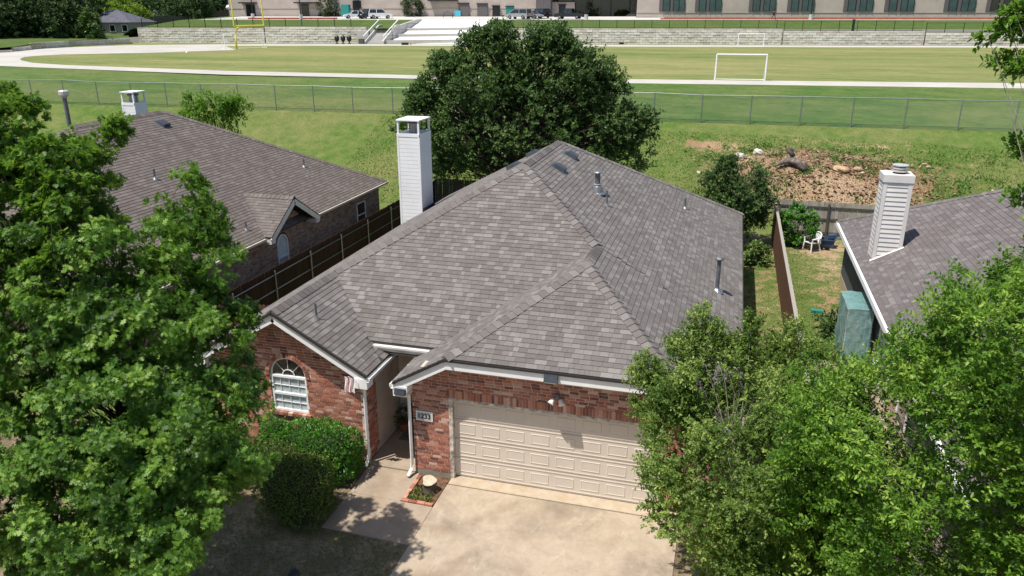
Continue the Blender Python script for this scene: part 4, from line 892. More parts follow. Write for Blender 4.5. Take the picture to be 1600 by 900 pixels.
w3 = MB().box((pdx-.015, 19.4, .7), (pdx, 20.5, 2.1)).build('window', 'glassd', rh)
for y in (19.34, 20.44): MB().box((pdx-.05, y, .65), (pdx-.016, y+.08, 2.16)).build('frame', 'white', w3)
# its chimney: lap siding and steel cap
cx0, cx1, cy0, cy1, cb, ct = 5.0, 5.82, 27.4, 28.15, 2.5, 5.50
ch = MB().box((cx0, cy0, cb), (cx1, cy1, ct)).build('chimney', 'cream', rh); k = 0; z = ct
while z > cb+.12:
    z -= .155
    m = MB(); m.add([(cx0+.09, cy0-.004, z+.15), (cx1-.09, cy0-.004, z+.15), (cx1-.09, cy0-.028, z), (cx0+.09, cy0-.028, z), (cx0+.09, cy0+.002, z+.15), (cx1-.09, cy0+.002, z+.15), (cx1-.09, cy0+.002, z), (cx0+.09, cy0+.002, z)], [(0, 1, 2, 3)[::-1], (3, 2, 6, 7)[::-1], (0, 3, 7, 4), (1, 5, 6, 2)]); m.build('siding_board', 'cream', ch)
    m = MB(); m.add([(cx0-.004, cy0+.09, z+.15), (cx0-.004, cy1-.06, z+.15), (cx0-.028, cy1-.06, z), (cx0-.028, cy0+.09, z), (cx0+.002, cy0+.09, z), (cx0+.002, cy1-.06, z)], [(0, 1, 2, 3), (3, 2, 5, 4)]); m.build('siding_board', 'cream', ch)
t = MB()
for x in (cx0-.034, cx1-.09): t.box((x, cy0-.034, cb), (x+.124, cy0-.001, ct-.002))
for y in (cy0-.033, cy1-.06): t.box((cx0-.034, y, cb), (cx0-.001, y+.12, ct-.003))
t.build('corner_trim', 'cream', ch)
MB().box((cx0-.06, cy0-.06, ct), (cx1+.06, cy1+.06, ct+.24)).build('chimney_cap', 'cream', ch)
cc = ((cx0+cx1)/2+.06, (cy0+cy1)/2, ct+.24)
MB().lathe(cc, [(.20, 0), (.20, .04), (.16, .05), (.16, .24), (.02, .25)], 18).build('flue', 'dark', ch)
for zz in (.06, .15): MB().lathe((cc[0], cc[1], cc[2]+zz), [(.235, 0), (.235, .06), (.17, .061), (.17, -.001)], 20).build('flue_ring', 'steel', ch)
MB().lathe((cc[0], cc[1], cc[2]+.25), [(.255, 0), (.255, .035), (.02, .05)], 20).build('flue_lid', 'steel', ch)
MB().add([(cx0-.09, cy0-.09, qz+qp*(cx0-.09-qx)+.03), (cx1+.07, cy0-.09, qz+qp*(cx1+.07-qx)+.03), (cx1+.07, cy0, qz+qp*(cx1+.07-qx)+.06), (cx0-.09, cy0, qz+qp*(cx0-.09-qx)+.06)], [(0, 1, 2, 3)]).build('flashing', 'cream', ch)

# ================================================================== FENCES near the houses
picket_fence('picket_fence', (-15.82, 18.5), (-15.82, 40.3), 'long dark stained picket fence with steel rail beside the tan house', 'wood_dark', nrm=(1, 0), rail_mat='metal', rail_round=True, postgap=2.6, h=1.86)
picket_fence('picket_fence', (-15.7, 20.3), (-12.3, 20.3), 'short red brown picket fence closing the gap between both brick houses', 'wood_red', nrm=(0, 1))
picket_fence('picket_fence', (-15.9, 40.55), (-9.0, 40.55), 'dark weathered picket fence behind the white chimney', 'wood_gd', nrm=(0, -1), post_mat='wood_gd', h=1.95)
picket_fence('picket_fence', (2.46, 17.5), (2.46, 40.2), 'brown board fence with top rail between the brick house and the small yard', 'wood_brown', nrm=(1, 0), post_mat='wood_grey', rail_mat='wood_grey', cap=True)
picket_fence('picket_fence', (2.6, 40.55), (14.0, 40.55), 'pale weathered grey picket fence below the wood chip mound', 'wood_grey', nrm=(0, -1), rail_mat='wood_gd', post_mat='wood_gd', jag=.02, h=1.87)

# chain link fence: posts and rail on top, diamond wire between
clf = thing('chain_link_fence', (0, yf(0), 4.0), 'long galvanised chain-link fence at the foot of the grassy bank', 'fence')
HH = 1.83; px = -66.0; PX = []
while px < 40: PX.append(px); px += 3.05
def cz(x): return ground_z(x, yf(x)-.01)
for x in PX: MB().tube([(x, yf(x), cz(x)-.1), (x, yf(x), cz(x)+HH)], .036, 8).build('post', 'rail', clf)
MB().tube([(x, yf(x), cz(x)+HH-.02) for x in PX], .03, 6).build('top_rail', 'rail', clf)
wmesh = None
wm = MB(); s = .085; Wd = 3.05; n_ = int((Wd+HH)/s)+1
for i in range(n_):
    for sg in (1, -1):
        c0 = i*s; a = (max(0, c0-HH), min(c0, HH)); b = (min(c0, Wd), max(0, c0-Wd))
        A2 = (a[0], a[1]) if sg > 0 else (Wd-a[0], a[1]); B2 = (b[0], b[1]) if sg > 0 else (Wd-b[0], b[1])
        if abs(A2[0]-B2[0]) < .03: continue
        d = unit([B2[0]-A2[0], 0, B2[1]-A2[1]]); nn = np.array([-d[2], 0, d[0]])*.0024
        P0, P1 = np.array([A2[0], 0, A2[1]]), np.array([B2[0], 0, B2[1]]); o = np.array([0, .0026, 0])
        wm.add([P0+nn, P0-nn, P0+o*sg, P1+nn, P1-nn, P1+o*sg], [(0, 1, 4, 3), (1, 2, 5, 4), (2, 0, 3, 5)])
wo = wm.build('wire_mesh', 'wire', clf)
wo.location = Vector((0, 0, 0)); base_me = wo.data
for v in base_me.vertices: v.co += Vector(world_origin(clf))
for i, x in enumerate(PX[:-1]):
    o = wo if i == 0 else wo.copy()
    if i: COL.objects.link(o)
    x2 = PX[i+1]; dz = cz(x2)-cz(x); dy = yf(x2)-yf(x); o.parent = clf
    o.matrix_basis = Matrix(((1, 0, 0, x-clf.location.x), (dy/Wd, 1, 0, yf(x)+.04-clf.location.y), (dz/Wd, 0, 1, cz(x)-clf.location.z), (0, 0, 0, 1)))

# ================================================================== YARD THINGS
def plastic_chair(loc, rz):
    t = thing('plastic_chair', (0, 0, 0), 'white plastic armchair beside the round green yard shrub', 'chair')
    seat = MB(); seat.prism([(-.24, -.23, .41), (.24, -.23, .41), (.22, .22, .39), (-.22, .22, .39)], (0, 0, .03)); seat.build('seat', 'wplastic', t)
    for sx in (-1, 1):
        MB().tube([(sx*.28, -.27, 0), (sx*.235, -.23, .42), (sx*.265, -.22, .62)], [.028, .035, .03], 6).build('leg', 'wplastic', t); MB().tube([(sx*.27, .32, 0), (sx*.22, .22, .42), (sx*.25, .27, .64)], [.028, .035, .03], 6).build('leg', 'wplastic', t)
        MB().tube([(sx*.265, -.26, .62), (sx*.28, 0, .645), (sx*.25, .28, .64)], .032, 6).build('armrest', 'wplastic', t)
    for k in range(5): x = -.16+k*.08; MB().beam((x, .22, .42), (x*1.1, .36, .82), .05, .015, (0, 1, 0)).build('slat', 'wplastic', t)
    MB().tube([(-.25, .27, .62), (-.23, .35, .8), (-.1, .38, .88), (.1, .38, .88), (.23, .35, .8), (.25, .27, .62)], .026, 6).build('backrest', 'wplastic', t)
    t.location = loc; t.rotation_euler = (0, 0, rz); return t
plastic_chair((4.2, 38.1, 0), math.radians(-50))
cb_ = thing('cushion', (4.22, 38.08, .45), 'black folded cushion lying on the white plastic armchair', 'cushion'); MB().obox((4.22, 38.1, .50), (.18, .05, 0), (-.05, .16, .02), (0, 0, .045)).build('cushion_body', 'black', cb_)
tb = thing('storage_tub', (5.0, 38.9, 0), 'blue plastic storage tub before the weathered grey fence', 'tub'); m = MB(); m.add([(4.75, 38.7, 0), (5.25, 38.7, 0), (5.25, 39.1, 0), (4.75, 39.1, 0), (4.70, 38.65, .42), (5.30, 38.65, .42), (5.30, 39.15, .42), (4.70, 39.15, .42)], [f for f in BOXF if f != (4, 5, 6, 7)]); m.build('tub', 'blue', tb)
r_ = MB()
for a, b in (((4.67, 38.63), (5.33, 38.63)), ((4.67, 39.17), (5.33, 39.17)), ((4.68, 38.63), (4.68, 39.17)), ((5.32, 38.63), (5.32, 39.17))): r_.beam((*a, .42), (*b, .42), .04, .035)
r_.build('rim', 'blue', tb); MB().obox((5.2, 39.05, .52), (.16, .03, .02), (-.02, .14, 0), (0, 0, .1)).build('bundle', 'blue', tb)
for k, (x, y, lb) in enumerate(((4.66, 38.5, 'low black nursery pot beside the blue tub'), (4.95, 38.42, 'squat black nursery pot in front of the blue tub'))):
    o = MB().lathe((x, y, 0), [(.10, 0), (.13, .14), (.145, .14), (.145, .16), (.11, .16)], 12).build('nursery_pot', 'black'); tag(o, lb, 'plant pot')
# greenhouse with teal plastic cover
gh = thing('greenhouse', (4.5, 25.5, .03), 'small upright greenhouse wrapped in translucent teal plastic beside the charcoal house', 'greenhouse')
mcv, nt, b = new_mat('teal plastic film'); pz = geo_pos(nt); b.inputs['Roughness'].default_value = .28
nt.links.new(ramp(nt, noise(nt, 3.5, 6, .7, pz, .8), [(.35, (.13, .29, .28)), (.58, (.24, .42, .40)), (.75, (.50, .66, .64))]), b.inputs['Base Color']); b.inputs['Alpha'].default_value = .66; bump(nt, b, noise(nt, 2.6, 6, .65, pz, 1.6), .6, .06); M['film'] = mcv  # palest stop paints highlights of bright folds into the film colour
X0, X1, Y0, Y1, ZT = 4.05, 4.80, 24.65, 26.4, 1.95
for x in (X0+.02, X1-.02):
    for y in (Y0+.02, (Y0+Y1)/2, Y1-.02): MB().tube([(x, y, .03), (x, y, ZT-.04)], .016, 6).build('frame_tube', 'white', gh)
for z in (.55, 1.1, 1.5):
    for y0 in (Y0+.1, (Y0+Y1)/2+.05): sh_ = MB(); [sh_.tube([(X0+.05, y0+k*.15, z), (X1-.05, y0+k*.15, z)], .008, 4) for k in range(5)]; sh_.build('wire_shelf', 'metal', gh)
def film(name, fn, nu, nv):
    vs = []
    for j in range(nv+1):
        for i in range(nu+1): vs.append(fn(i/nu, j/nv))
    MB().add(vs, [(j*(nu+1)+i, j*(nu+1)+i+1, (j+1)*(nu+1)+i+1, (j+1)*(nu+1)+i) for j in range(nv) for i in range(nu)]).build(name, 'film', gh, True)
wv = lambda a, b_: .018*math.sin(a*9+b_*5)+.014*math.sin(a*17-b_*11)
film('front_film', lambda s, t: (X0+s*(X1-X0), Y0-.02+wv(s, t*2), .05+t*(ZT-.05)), 10, 16); film('side_film', lambda s, t: (X0-.02+wv(s, t*2), Y0-.02+s*(Y1-Y0+.04), .05+t*(ZT-.05)), 14, 16)
film('far_film', lambda s, t: (X0+s*(X1-X0), Y1+.02+wv(s, t), .05+t*(ZT-.05)), 6, 8); film('wall_film', lambda s, t: (X1+.02+wv(s, t)*.5, Y0-.02+s*(Y1-Y0+.04), .05+t*(ZT-.05)), 8, 8)
film('top_film', lambda s, t: (X0-.02+s*(X1-X0+.04), Y0-.02+t*(Y1-Y0+.04), ZT+.03*math.sin(s*3.1)+wv(s, t)*.4), 8, 14)
gr = thing('kettle_grill', (4.85, 23.4, .03), 'grey domed kettle grill by the patio door of the charcoal house', 'grill')
MB().lathe((4.85, 23.4, .5), [(.05, 0), (.2, .06), (.27, .18), (.28, .24)], 16).build('bowl', 'pipe', gr); MB().lathe((4.85, 23.4, .745), [(.285, 0), (.26, .1), (.18, .19), (.03, .23)], 16).build('lid', 'metal', gr)
for a in (0, 2.1, 4.2): MB().tube([(4.85+.12*math.cos(a), 23.4+.12*math.sin(a), .56), (4.85+.26*math.cos(a), 23.4+.26*math.sin(a), .03)], .014, 6).build('leg', 'metal', gr)
gpan = tag(MB().box((3.55, 29.4, .02), (3.95, 29.6, .10)).build('toy_block', 'teal'), 'small green plastic box lying on the yard grass', 'box')

# mound: chips, log, stones, weeds
def gz_(x, y): return ground_z(x, y)
n = 30000; X = RNG.normal(5.4, 3.8, n); Y = RNG.normal(46.4, 2.2, n); k = (Y > 41.6) & (Y < 50) & (X > -2.5) & (X < 14); X, Y = X[k], Y[k]; n = len(X)
pos = np.column_stack([X, Y, [gz_(a, b)+.02 for a, b in zip(X, Y)]]); ax = rdir(n)*np.array([1, 1, .35])
o = leaves('wood_chips', None, 'diamond', pos, ax, np.array([0, 0, 1.])+rdir(n)*.7, RNG.uniform(.02, .09, n)*np.where(RNG.random(n) < .07, 4, 1), 'chip', RNG.beta(2, 2, n), 'stuff'); o['label'] = 'scattered grey brown wood chips and dead twigs covering the mound'
n = 9000; cl = np.column_stack([RNG.uniform(-2, 15, 150), RNG.uniform(41.8, 50.8, 150)]); idx = RNG.integers(0, 150, n); X = cl[idx, 0]+RNG.normal(0, .28, n); Y = cl[idx, 1]+RNG.normal(0, .22, n)
pos = np.column_stack([X, Y, [gz_(a, b) for a, b in zip(X, Y)]]); o = leaves('weeds', None, 'diamond', pos, rdir(n)*.8+np.array([0, 0, .8]), rdir(n)+np.array([0, 0, .5]), RNG.uniform(.06, .17, n), 'weed', RNG.random(n), 'stuff'); o['label'] = 'low green weeds sprouting through the chips on the mound'
lg = thing('log', (3.9, 46.2, gz_(3.9, 46.2)), 'thick grey bark log lying on the wood chip mound', 'log'); L0 = np.array([3.45, 46.6, gz_(3.45, 46.6)+.32]); L1 = np.array([4.2, 46.0, gz_(4.2, 46.0)+.3])
m = MB(); nn_ = 14; vs = []; dd_ = unit(L1-L0); a_ = unit(np.cross(dd_, [0, 0, 1])); b_ = np.cross(dd_, a_)
for i in range(7):
    for j in range(nn_): t = 2*math.pi*j/nn_; r = .21*(1+.2*math.sin(3*t+i)+.06*random.random()); vs.append(L0+(L1-L0)*i/6+(a_*math.cos(t)+b_*math.sin(t))*r)
m.add(vs, [(i*nn_+j, i*nn_+(j+1) % nn_, (i+1)*nn_+(j+1) % nn_, (i+1)*nn_+j) for i in range(6) for j in range(nn_)]+[tuple(range(nn_))]); m.build('bark', 'barkg', lg, True); MB().add([v+dd_*.004 for v in vs[-nn_:]], [tuple(range(nn_))]).build('cut_face', 'cut', lg)
MB().tube([L0+np.array([.1, 0, .2]), L0+np.array([-.15, .1, .55]), L0+np.array([-.1, .1, .75])], [.16, .13, .12], 8).build('branch_stub', 'barkg', lg, True); MB().tube([L0, L0+np.array([-.5, -.2, -.1]), L0+np.array([-.9, -.45, -.3])], [.2, .14, .05], 8).build('root', 'barkg', lg, True)
def rock(name, c, r, mat, label, sq=(1, 1, .6), seed=0):
    rs = np.random.default_rng(seed); m = MB(); vs = []; n1, n2 = 7, 10
    for i in range(n1+1):
        ph = math.pi*i/n1
        for j in range(n2): t = 2*math.pi*j/n2; q = r*(1+.22*math.sin(2*t+seed)*math.sin(ph)+rs.uniform(-.12, .12)); vs.append((c[0]+q*sq[0]*math.sin(ph)*math.cos(t), c[1]+q*sq[1]*math.sin(ph)*math.sin(t), c[2]+q*sq[2]*math.cos(ph)+r*sq[2]*.35))
    m.add(vs, [(i*n2+j, (i+1)*n2+j, (i+1)*n2+(j+1) % n2, i*n2+(j+1) % n2) for i in range(n1) for j in range(n2)]); tag(m.build(name, mat), label, 'rock')
def onm(x, y): return (x, y, gz_(x, y))
rock('rock', onm(6.1, 46.2), .40, 'stone', 'flat orange sandstone slab on the mound beside the log', (1.1, .8, .5), 3); rock('rock', onm(7.0, 46.5), .26, 'stone', 'smaller orange stone next to the flat sandstone slab', (1.2, .8, .5), 5)
rock('rock', onm(1.9, 45.9), .2, 'stonew', 'small white stone on the mound beyond the side fence', (1.2, .9, .6), 6); rock('rock', onm(.6, 48.2), .28, 'stonew', 'pale stump-like stone at the upper edge of the mound', (1, 1, .9), 8); rock('rock', onm(1.7, 48.9), .26, 'stonew', 'grey white stone near the top of the mound', (1.1, 1, .8), 9); rock('rock', onm(1.7, 43.9), .2, 'stonew', 'small pale stone on the chips near the dark evergreen', (1, 1, .7), 12)
# grass blades on the near yard and slope
def blades(name, label, n, xr, yr, zf, size, keep=None, mat='blade'):
    X = RNG.uniform(*xr, n); Y = RNG.uniform(*yr, n)
    if keep: k = np.array([keep(a, b) for a, b in zip(X, Y)]); X, Y = X[k], Y[k]
    n = len(X); pos = np.column_stack([X, Y, [zf(a, b) for a, b in zip(X, Y)]])
    o = leaves(name, None, 'diamond', pos, rdir(n)*.7+np.array([0, 0, .75]), rdir(n), RNG.uniform(.5, 1.3, n)*size, mat, np.clip(RNG.normal(.45, .25, n), 0, 1), 'stuff'); o['label'] = label
blades('yard_grass', 'short green grass of the yard and the slope behind the houses', 52000, (-24, 22), (41.3, 51.5), lambda x, y: ground_z(x, min(y, yf(x)-.05)), .085, lambda x, y: y < yf(x)-.1 and bare_w(x, y) < .3+.3*random.random())
blades('yard_grass', 'short patchy grass of the narrow side yards', 26000, (.9, 5.0), (22.5, 40.3), lambda x, y: 0.0, .05, lambda x, y: bare_w(x, y) < .15+.5*random.random())
blades('lawn_grass', 'sparse dry grass of the shaded front lawn', 16000, (-12, -5.85), (8.5, 12.6), lambda x, y: -.01, .035, None, 'blade')

# ================================================================== TREES AND SHRUBS
def tree_thing(name, base, label, cat='tree', group=None): return thing(name, base, label, cat, group)
# big oak in front
OK = .90; ob_ = (-10.35*OK, 10.35*OK, 0); oak = tree_thing('oak_tree', ob_, 'large lobed-leaf oak tree in the front lawn before the arched window')
cl = []
MASS = [(-5, 195, 40, 70, 12.6), (35, 350, 95, 115, 12.6), (90, 290, 70, 70, 12.7), (140, 262, 42, 58, 12.9), (30, 250, 60, 60, 12.4), (110, 400, 90, 90, 12.4), (285, 400, 62, 95, 12.9), (290, 305, 16, 34, 12.9), (325, 505, 56, 60, 12.9), (220, 520, 105, 80, 12.2), (360, 590, 40, 30, 12.9),
 (60, 560, 120, 110, 12.0), (315, 640, 78, 60, 12.6), (180, 680, 150, 95, 11.8), (370, 715, 44, 34, 12.4), (60, 780, 130, 90, 11.6), (250, 790, 90, 70, 11.8), (160, 870, 140, 60, 11.4), (290, 735, 110, 40, 12.2),
 (-110, 260, 80, 130, 12.6), (-140, 500, 120, 160, 12.2), (-140, 750, 140, 150, 11.8), (45, 165, 12, 24, 12.6), (225, 395, 20, 40, 12.6), (255, 345, 14, 30, 12.8), (320, 345, 16, 40, 12.9), (375, 485, 18, 18, 12.9), (180, 205, 14, 16, 12.9)]
for mu, mv, ru, rv, dd in MASS:
    for _ in range(max(5, int(ru*rv/112))):
        a = RNG.uniform(0, 2*math.pi); q = RNG.random()**.5; dj = RNG.normal(0, .45)*min(1.3, (ru+rv)/2*dd/F_PX)
        P = un(mu+ru*q*math.cos(a), mv+rv*q*math.sin(a), d=dd+dj); cl.append((*P, RNG.uniform(.16, .30)))
cl = np.array(cl); cl = cl[cl[:, 2] > .5]
limbs(oak, ob_, [(ob_[0], ob_[1], -.05), (ob_[0]+.05, ob_[1], 1.5), (ob_[0]-.05, ob_[1]+.05, 4), (ob_[0]-.15, ob_[1], 5.6), (ob_[0]-.3, ob_[1], 6.6)], [.22, .17, .12, .055, .015], cl[np.hypot(cl[:, 0]-ob_[0], cl[:, 1]-ob_[1]) < 2.6], 'bark', .66, .012, every=3)
foliage('crown', oak, cl, 'oak', 'oak', 'rosette', 16, 9, .108, axis=ob_, upb=.22, flat=.5, tone_c=.52, tone_s=.36)
# small-leaved tree at the drive
ta = (.55, 12.9, 0); tA = tree_thing('crape_tree', ta, 'bushy small-leaved tree standing at the right edge of the driveway')
cA = np.vstack([ell_clumps(70, (1.25, 11.9, 1.7), (1.35, 1.35, 1.2), .28, .35), ell_clumps(190, (.62, 12.2, 3.2), (1.75, 1.7, 1.6), .30, .3), ell_clumps(30, (1.2, 12.0, 2.0), (1.5, 1.4, 1.0), .3, .4), ell_clumps(18, (-.35, 12.9, 4.3), (.8, .7, .8), .22, .2), ell_clumps(16, (1.1, 13.2, 4.5), (1.0, .8, .75), .22, .2)])
cA[:, 0] += .22
for q in ((1085, 520), (1150, 535), (1205, 540), (1262, 545), (1310, 590), (1030, 610), (1000, 640), (1098, 492), (1120, 515), (1235, 515), (1010, 570), (1175, 505), (1000, 590), (1060, 540)):
    e = un(*q, d=14.2); cA = np.vstack([cA, [[*(e*(1-s)+np.array([.5, 12.6, 3.8])*s), .13+.08*s*2] for s in (0.02, .12, .24, .36)]])
limbs(tA, ta, [(ta[0], ta[1], -.05), (ta[0], ta[1]-.1, .8), (.6, 12.5, 2.2), (.65, 12.3, 4.2)], [.12, .09, .06, .02], cA, 'barkl', .6, .009, every=2)
foliage('crown', tA, cA, 'myrtle', 'oval', 'spray', 36, 17, .058, .24, axis=ta, upb=.45, tone_c=.52, tone_s=.4)
# brighter tall tree at the right
tb_ = (4.3, 9.9, 0); tB = tree_thing('elm_tree', tb_, 'tall bright green tree beside the charcoal house roof with overhanging branches')
cB = np.vstack([ell_clumps(200, (3.25, 10.6, 4.7), (1.9, 2.0, 2.3), .32, .5), ell_clumps(70, (4.2, 10.0, 6.3), (1.5, 1.8, 2.0), .32, .4), ell_clumps(70, (2.3, 11.2, 3.2), (1.2, 1.2, 1.4), .3, .4), ell_clumps(50, (5.0, 9.6, 9.2), (1.5, 1.6, 1.9), .3, .4)])
cB = cB[np.array([not (lambda q: 1100 < q[0] < 1600 and q[1] < 450 or q[0] < 1490 and q[1] < 545 or q[0] < 1420 and q[1] < 590)((lambda P: (800+F_PX*((P-CAM) @ RT)/((P-CAM) @ FW), 450-F_PX*((P-CAM) @ UPV)/((P-CAM) @ FW)))(c[:3])) for c in cB])]
arms = [((1545, 62), (1640, 40), 9.4), ((1560, 100), (1640, 95), 9.4), ((1578, 40), (1650, 30), 9.3), ((1585, 18), (1650, 20), 9.2), ((1590, 110), (1650, 110), 9.2), ((1592, 228), (1650, 240), 9.6), ((1588, 312), (1650, 320), 9.8), ((1560, 430), (1600, 500), 10.2), ((1500, 465), (1520, 560), 10.6), ((1400, 520), (1420, 600), 11.8), ((1340, 590), (1360, 650), 12)]
sm = []
for a, b, d in arms:
    ea, eb_ = un(*a, d=d), un(*b, d=d)
    for s in np.linspace(0, 1, 6): sm.append((*(ea*(1-s)+eb_*s), .06+.05*s))
sm = np.array(sm)
limbs(tB, tb_, [(tb_[0], tb_[1], -.05), (4.2, 9.9, 1.2), (4.1, 10.0, 4), (4.5, 9.8, 7), (4.9, 9.6, 10.2)], [.2, .16, .11, .07, .02], np.vstack([cB[::2], sm[::3]]), 'barkl', .7, .011)
foliage('crown', tB, cB, 'elm', 'oval', 'spray', 36, 15, .066, .28, axis=tb_, upb=.3, tone_c=.52, tone_s=.4); foliage('crown', tB, sm, 'elm', 'oval', 'spray', 9, 9, .085, .14, axis=tb_, upb=.1, tone_c=.35, tone_s=.24)
# big rear tree
tr_ = (-10.7, 39.6, 0); tR = tree_thing('live_oak_tree', tr_, 'large dense dark green tree rising behind the brick house roof')
cR = np.vstack([ell_clumps(170, (-10.7, 39.4, 5.3), (5.2, 3.4, 3.4), .6, .5), ell_clumps(26, (-15.6, 39.2, 6.3), (1.1, 1.2, 1.0), .42, .2), ell_clumps(26, (-4.9, 39.2, 5.2), (1.3, 1.2, 1.2), .42, .2), ell_clumps(26, (-6.6, 39.2, 7.3), (1.3, 1.2, 1.0), .42, .2), ell_clumps(26, (-14.4, 39.2, 7.9), (1.2, 1.2, .9), .42, .2), ell_clumps(20, (-9.0, 39.2, 9.5), (.9, .9, .6), .34, .2), ell_clumps(20, (-11.8, 39.2, 9.5), (1.1, .9, .6), .34, .2), ell_clumps(70, (-8.3, 39.3, 7.3), (2.6, 2.2, 2.1), .5, .45), ell_clumps(70, (-12.3, 39.3, 7.4), (2.5, 2.2, 2.2), .5, .45), ell_clumps(60, (-14.7, 39.0, 4.6), (2.2, 2.2, 2.4), .5, .45), ell_clumps(60, (-6.4, 39.2, 4.6), (2.4, 2.2, 2.3), .5, .45), ell_clumps(24, (-10.2, 39.4, 9.2), (1.6, 1.2, .7), .35, .3)])
limbs(tR, tr_, [(tr_[0], tr_[1], -.05), (-10.7, 39.6, 2), (-10.7, 39.5, 6), (-10.6, 39.4, 9)], [.4, .34, .2, .05], cR, 'bark', .5, .035)
foliage('crown', tR, cR, 'live', 'diamond', 'spray', 20, 16, .145, .40, axis=tr_, upb=.3, tone_c=.5, tone_s=.26)
# evergreen between fence and house
t5 = (.6, 38.2, 0); tS = tree_thing('holly_tree', t5, 'dark evergreen tree squeezed between the house corner and the brown fence')
c5 = np.vstack([ell_clumps(60, (.65, 38.2, 1.8), (1.2, 1.0, 1.6), .36, .2), ell_clumps(80, (.55, 38.2, 2.3), (1.55, 1.3, 1.85), .36, .5), ell_clumps(16, (.1, 38.2, 3.9), (.5, .5, .5), .2, .3)]); limbs(tS, t5, [(t5[0], t5[1], -.05), (.6, 38.2, 1), (.5, 38.2, 3.6)], [.1, .08, .03], c5, 'bark', .5, .02); foliage('crown', tS, c5, 'live', 'diamond', 'spray', 16, 12, .115, .28, axis=t5, tone_c=.42, tone_s=.26)
def shrub(name, base, cl_, label, mat, kind, tw, per, size, tl, cat='shrub', tone=.5):
    t = thing(name, base, label, cat); mb = MB()
    for c in cl_[::2]: mb.tube([(base[0], base[1], base[2]-.02), (np.asarray(base)+np.asarray(c[:3]))/2+np.array([0, 0, .05]), c[:3]], [.018, .013, .006], 5, False)
    mb.build('stem', 'bark', t); foliage('foliage', t, cl_, mat, kind, 'spray', tw, per, size, tl, tone_c=tone, tone_s=.24, upb=.4); return t
shrub('shrub', (3.5, 38.8, 0), ell_clumps(50, (3.5, 38.8, 1.0), (.85, .75, .85), .24, .55), 'round green shrub before the weathered grey fence', 'hedge', 'diamond', 16, 12, .10, .2)
shrub('shrub', (1.45, 35.4, 0), ell_clumps(18, (1.45, 35.4, .35), (.6, .7, .35), .2, .4), 'low pale green shrub beside the brown fence behind the house', 'dryleaf', 'diamond', 16, 10, .12, .2, 'shrub', .75)
shrub('shrub', (3.8, 27.2, 0), ell_clumps(14, (3.8, 27.2, .45), (.35, .6, .4), .18, .4), 'small dark shrub beside the teal greenhouse', 'live', 'diamond', 16, 10, .09, .16)
shrub('shrub', (3.55, 25.3, 0), ell_clumps(8, (3.55, 25.3, .2), (.25, .3, .18), .12, .4), 'small brown-stemmed plant at the foot of the greenhouse', 'dryleaf', 'diamond', 12, 8, .07, .12)
t7 = (-30.9, 42, .1); tL = tree_thing('young_tree', t7, 'young leafy tree behind the ridge of the brown roof'); c7 = np.vstack([ell_clumps(46, (-31.2, 42, 4.6), (1.7, 1.5, 1.5), .42, .35), ell_clumps(14, (-29.6, 42, 5.1), (1.0, .8, .8), .32, .3)]); limbs(tL, t7, [(*t7[:2], 0), (-30.9, 42, 2), (-31, 42, 5)], [.12, .1, .03], c7, 'bark', .5, .02); foliage('crown', tL, c7, 'elm', 'oval', 'spray', 15, 11, .16, .36, axis=t7, upb=.4, tone_c=.45)
# hedges
def hedge(name, c, r, label, mat, n, size, square=2.6, tone=.5, lump=.09):
    t = thing(name, (c[0], c[1], 0), label, 'shrub'); u = rdir(n)
    k = (np.abs(u)**square).sum(1)**(-1/square); sp = u*k[:, None]; P = np.asarray(c)+sp*np.asarray(r)
    lum = 1+lump*np.sin(P[:, 0]*6+P[:, 2]*4)*np.cos(P[:, 1]*5+P[:, 2]*5)+.06*np.sin(P[:, 0]*17+P[:, 1]*13)*np.sin(P[:, 2]*15)+np.abs(RNG.normal(0, .035, n))*np.where(RNG.random(n) < .08, 2.2, .7)-.02; P = np.asarray(c)+sp*np.asarray(r)*lum[:, None]; P = P[P[:, 2] > .04]; u = (P-np.asarray(c))/np.asarray(r); n = len(P)
    leaves('foliage', t, 'oval', P, u*.6+rdir(n)*.8+np.array([0, 0, .35]), u*.8+rdir(n)*.5+np.array([0, 0, .4]), size*RNG.uniform(.7, 1.3, n), mat, np.clip(RNG.normal(tone, .22, n), 0, 1))
    m = MB(); n1, n2 = 10, 16; vs = []
    for i in range(n1+1):
        for j in range(n2):
            ph, th = math.pi*i/n1, 2*math.pi*j/n2; q = np.array([math.sin(ph)*math.cos(th), math.sin(ph)*math.sin(th), math.cos(ph)]); q = q*(np.abs(q)**square).sum()**(-1/square); v = np.asarray(c)+q*np.asarray(r)*.84; v[2] = max(v[2], .0); vs.append(v)
    m.add(vs, [(i*n2+j, (i+1)*n2+j, (i+1)*n2+(j+1) % n2, i*n2+(j+1) % n2) for i in range(n1) for j in range(n2)]); m.build('inner_twigs', 'core', t, True); return t
hedge('hedge', (-8.98, 14.55, .62), (.98, .58, .66), 'bright green clipped hedge below the arched window beside the downspout', 'hedge', 15000, .058, 4.0, .55)
hedge('hedge', (-8.64, 12.98, .62), (.74, .62, .68), 'round olive clipped shrub at the corner of the front walk', 'box', 15000, .045, 4.2, .6)
hedge('hedge', (-10.25, 14.75, .55), (.42, .42, .60), 'small round bright shrub under the left half of the arched window', 'hedge', 5000, .055, 2.3, .5)
hedge('hedge', (-9.55, 13.75, .55), (.62, .5, .60), 'olive clipped shrub between the bright hedge and the oak', 'box', 7500, .045, 2.6, .45)
hedge('hedge', (-10.75, 13.9, .5), (.62, .5, .55), 'olive clipped shrub in the deep shade behind the oak trunk', 'box', 6500, .045, 2.6, .4)

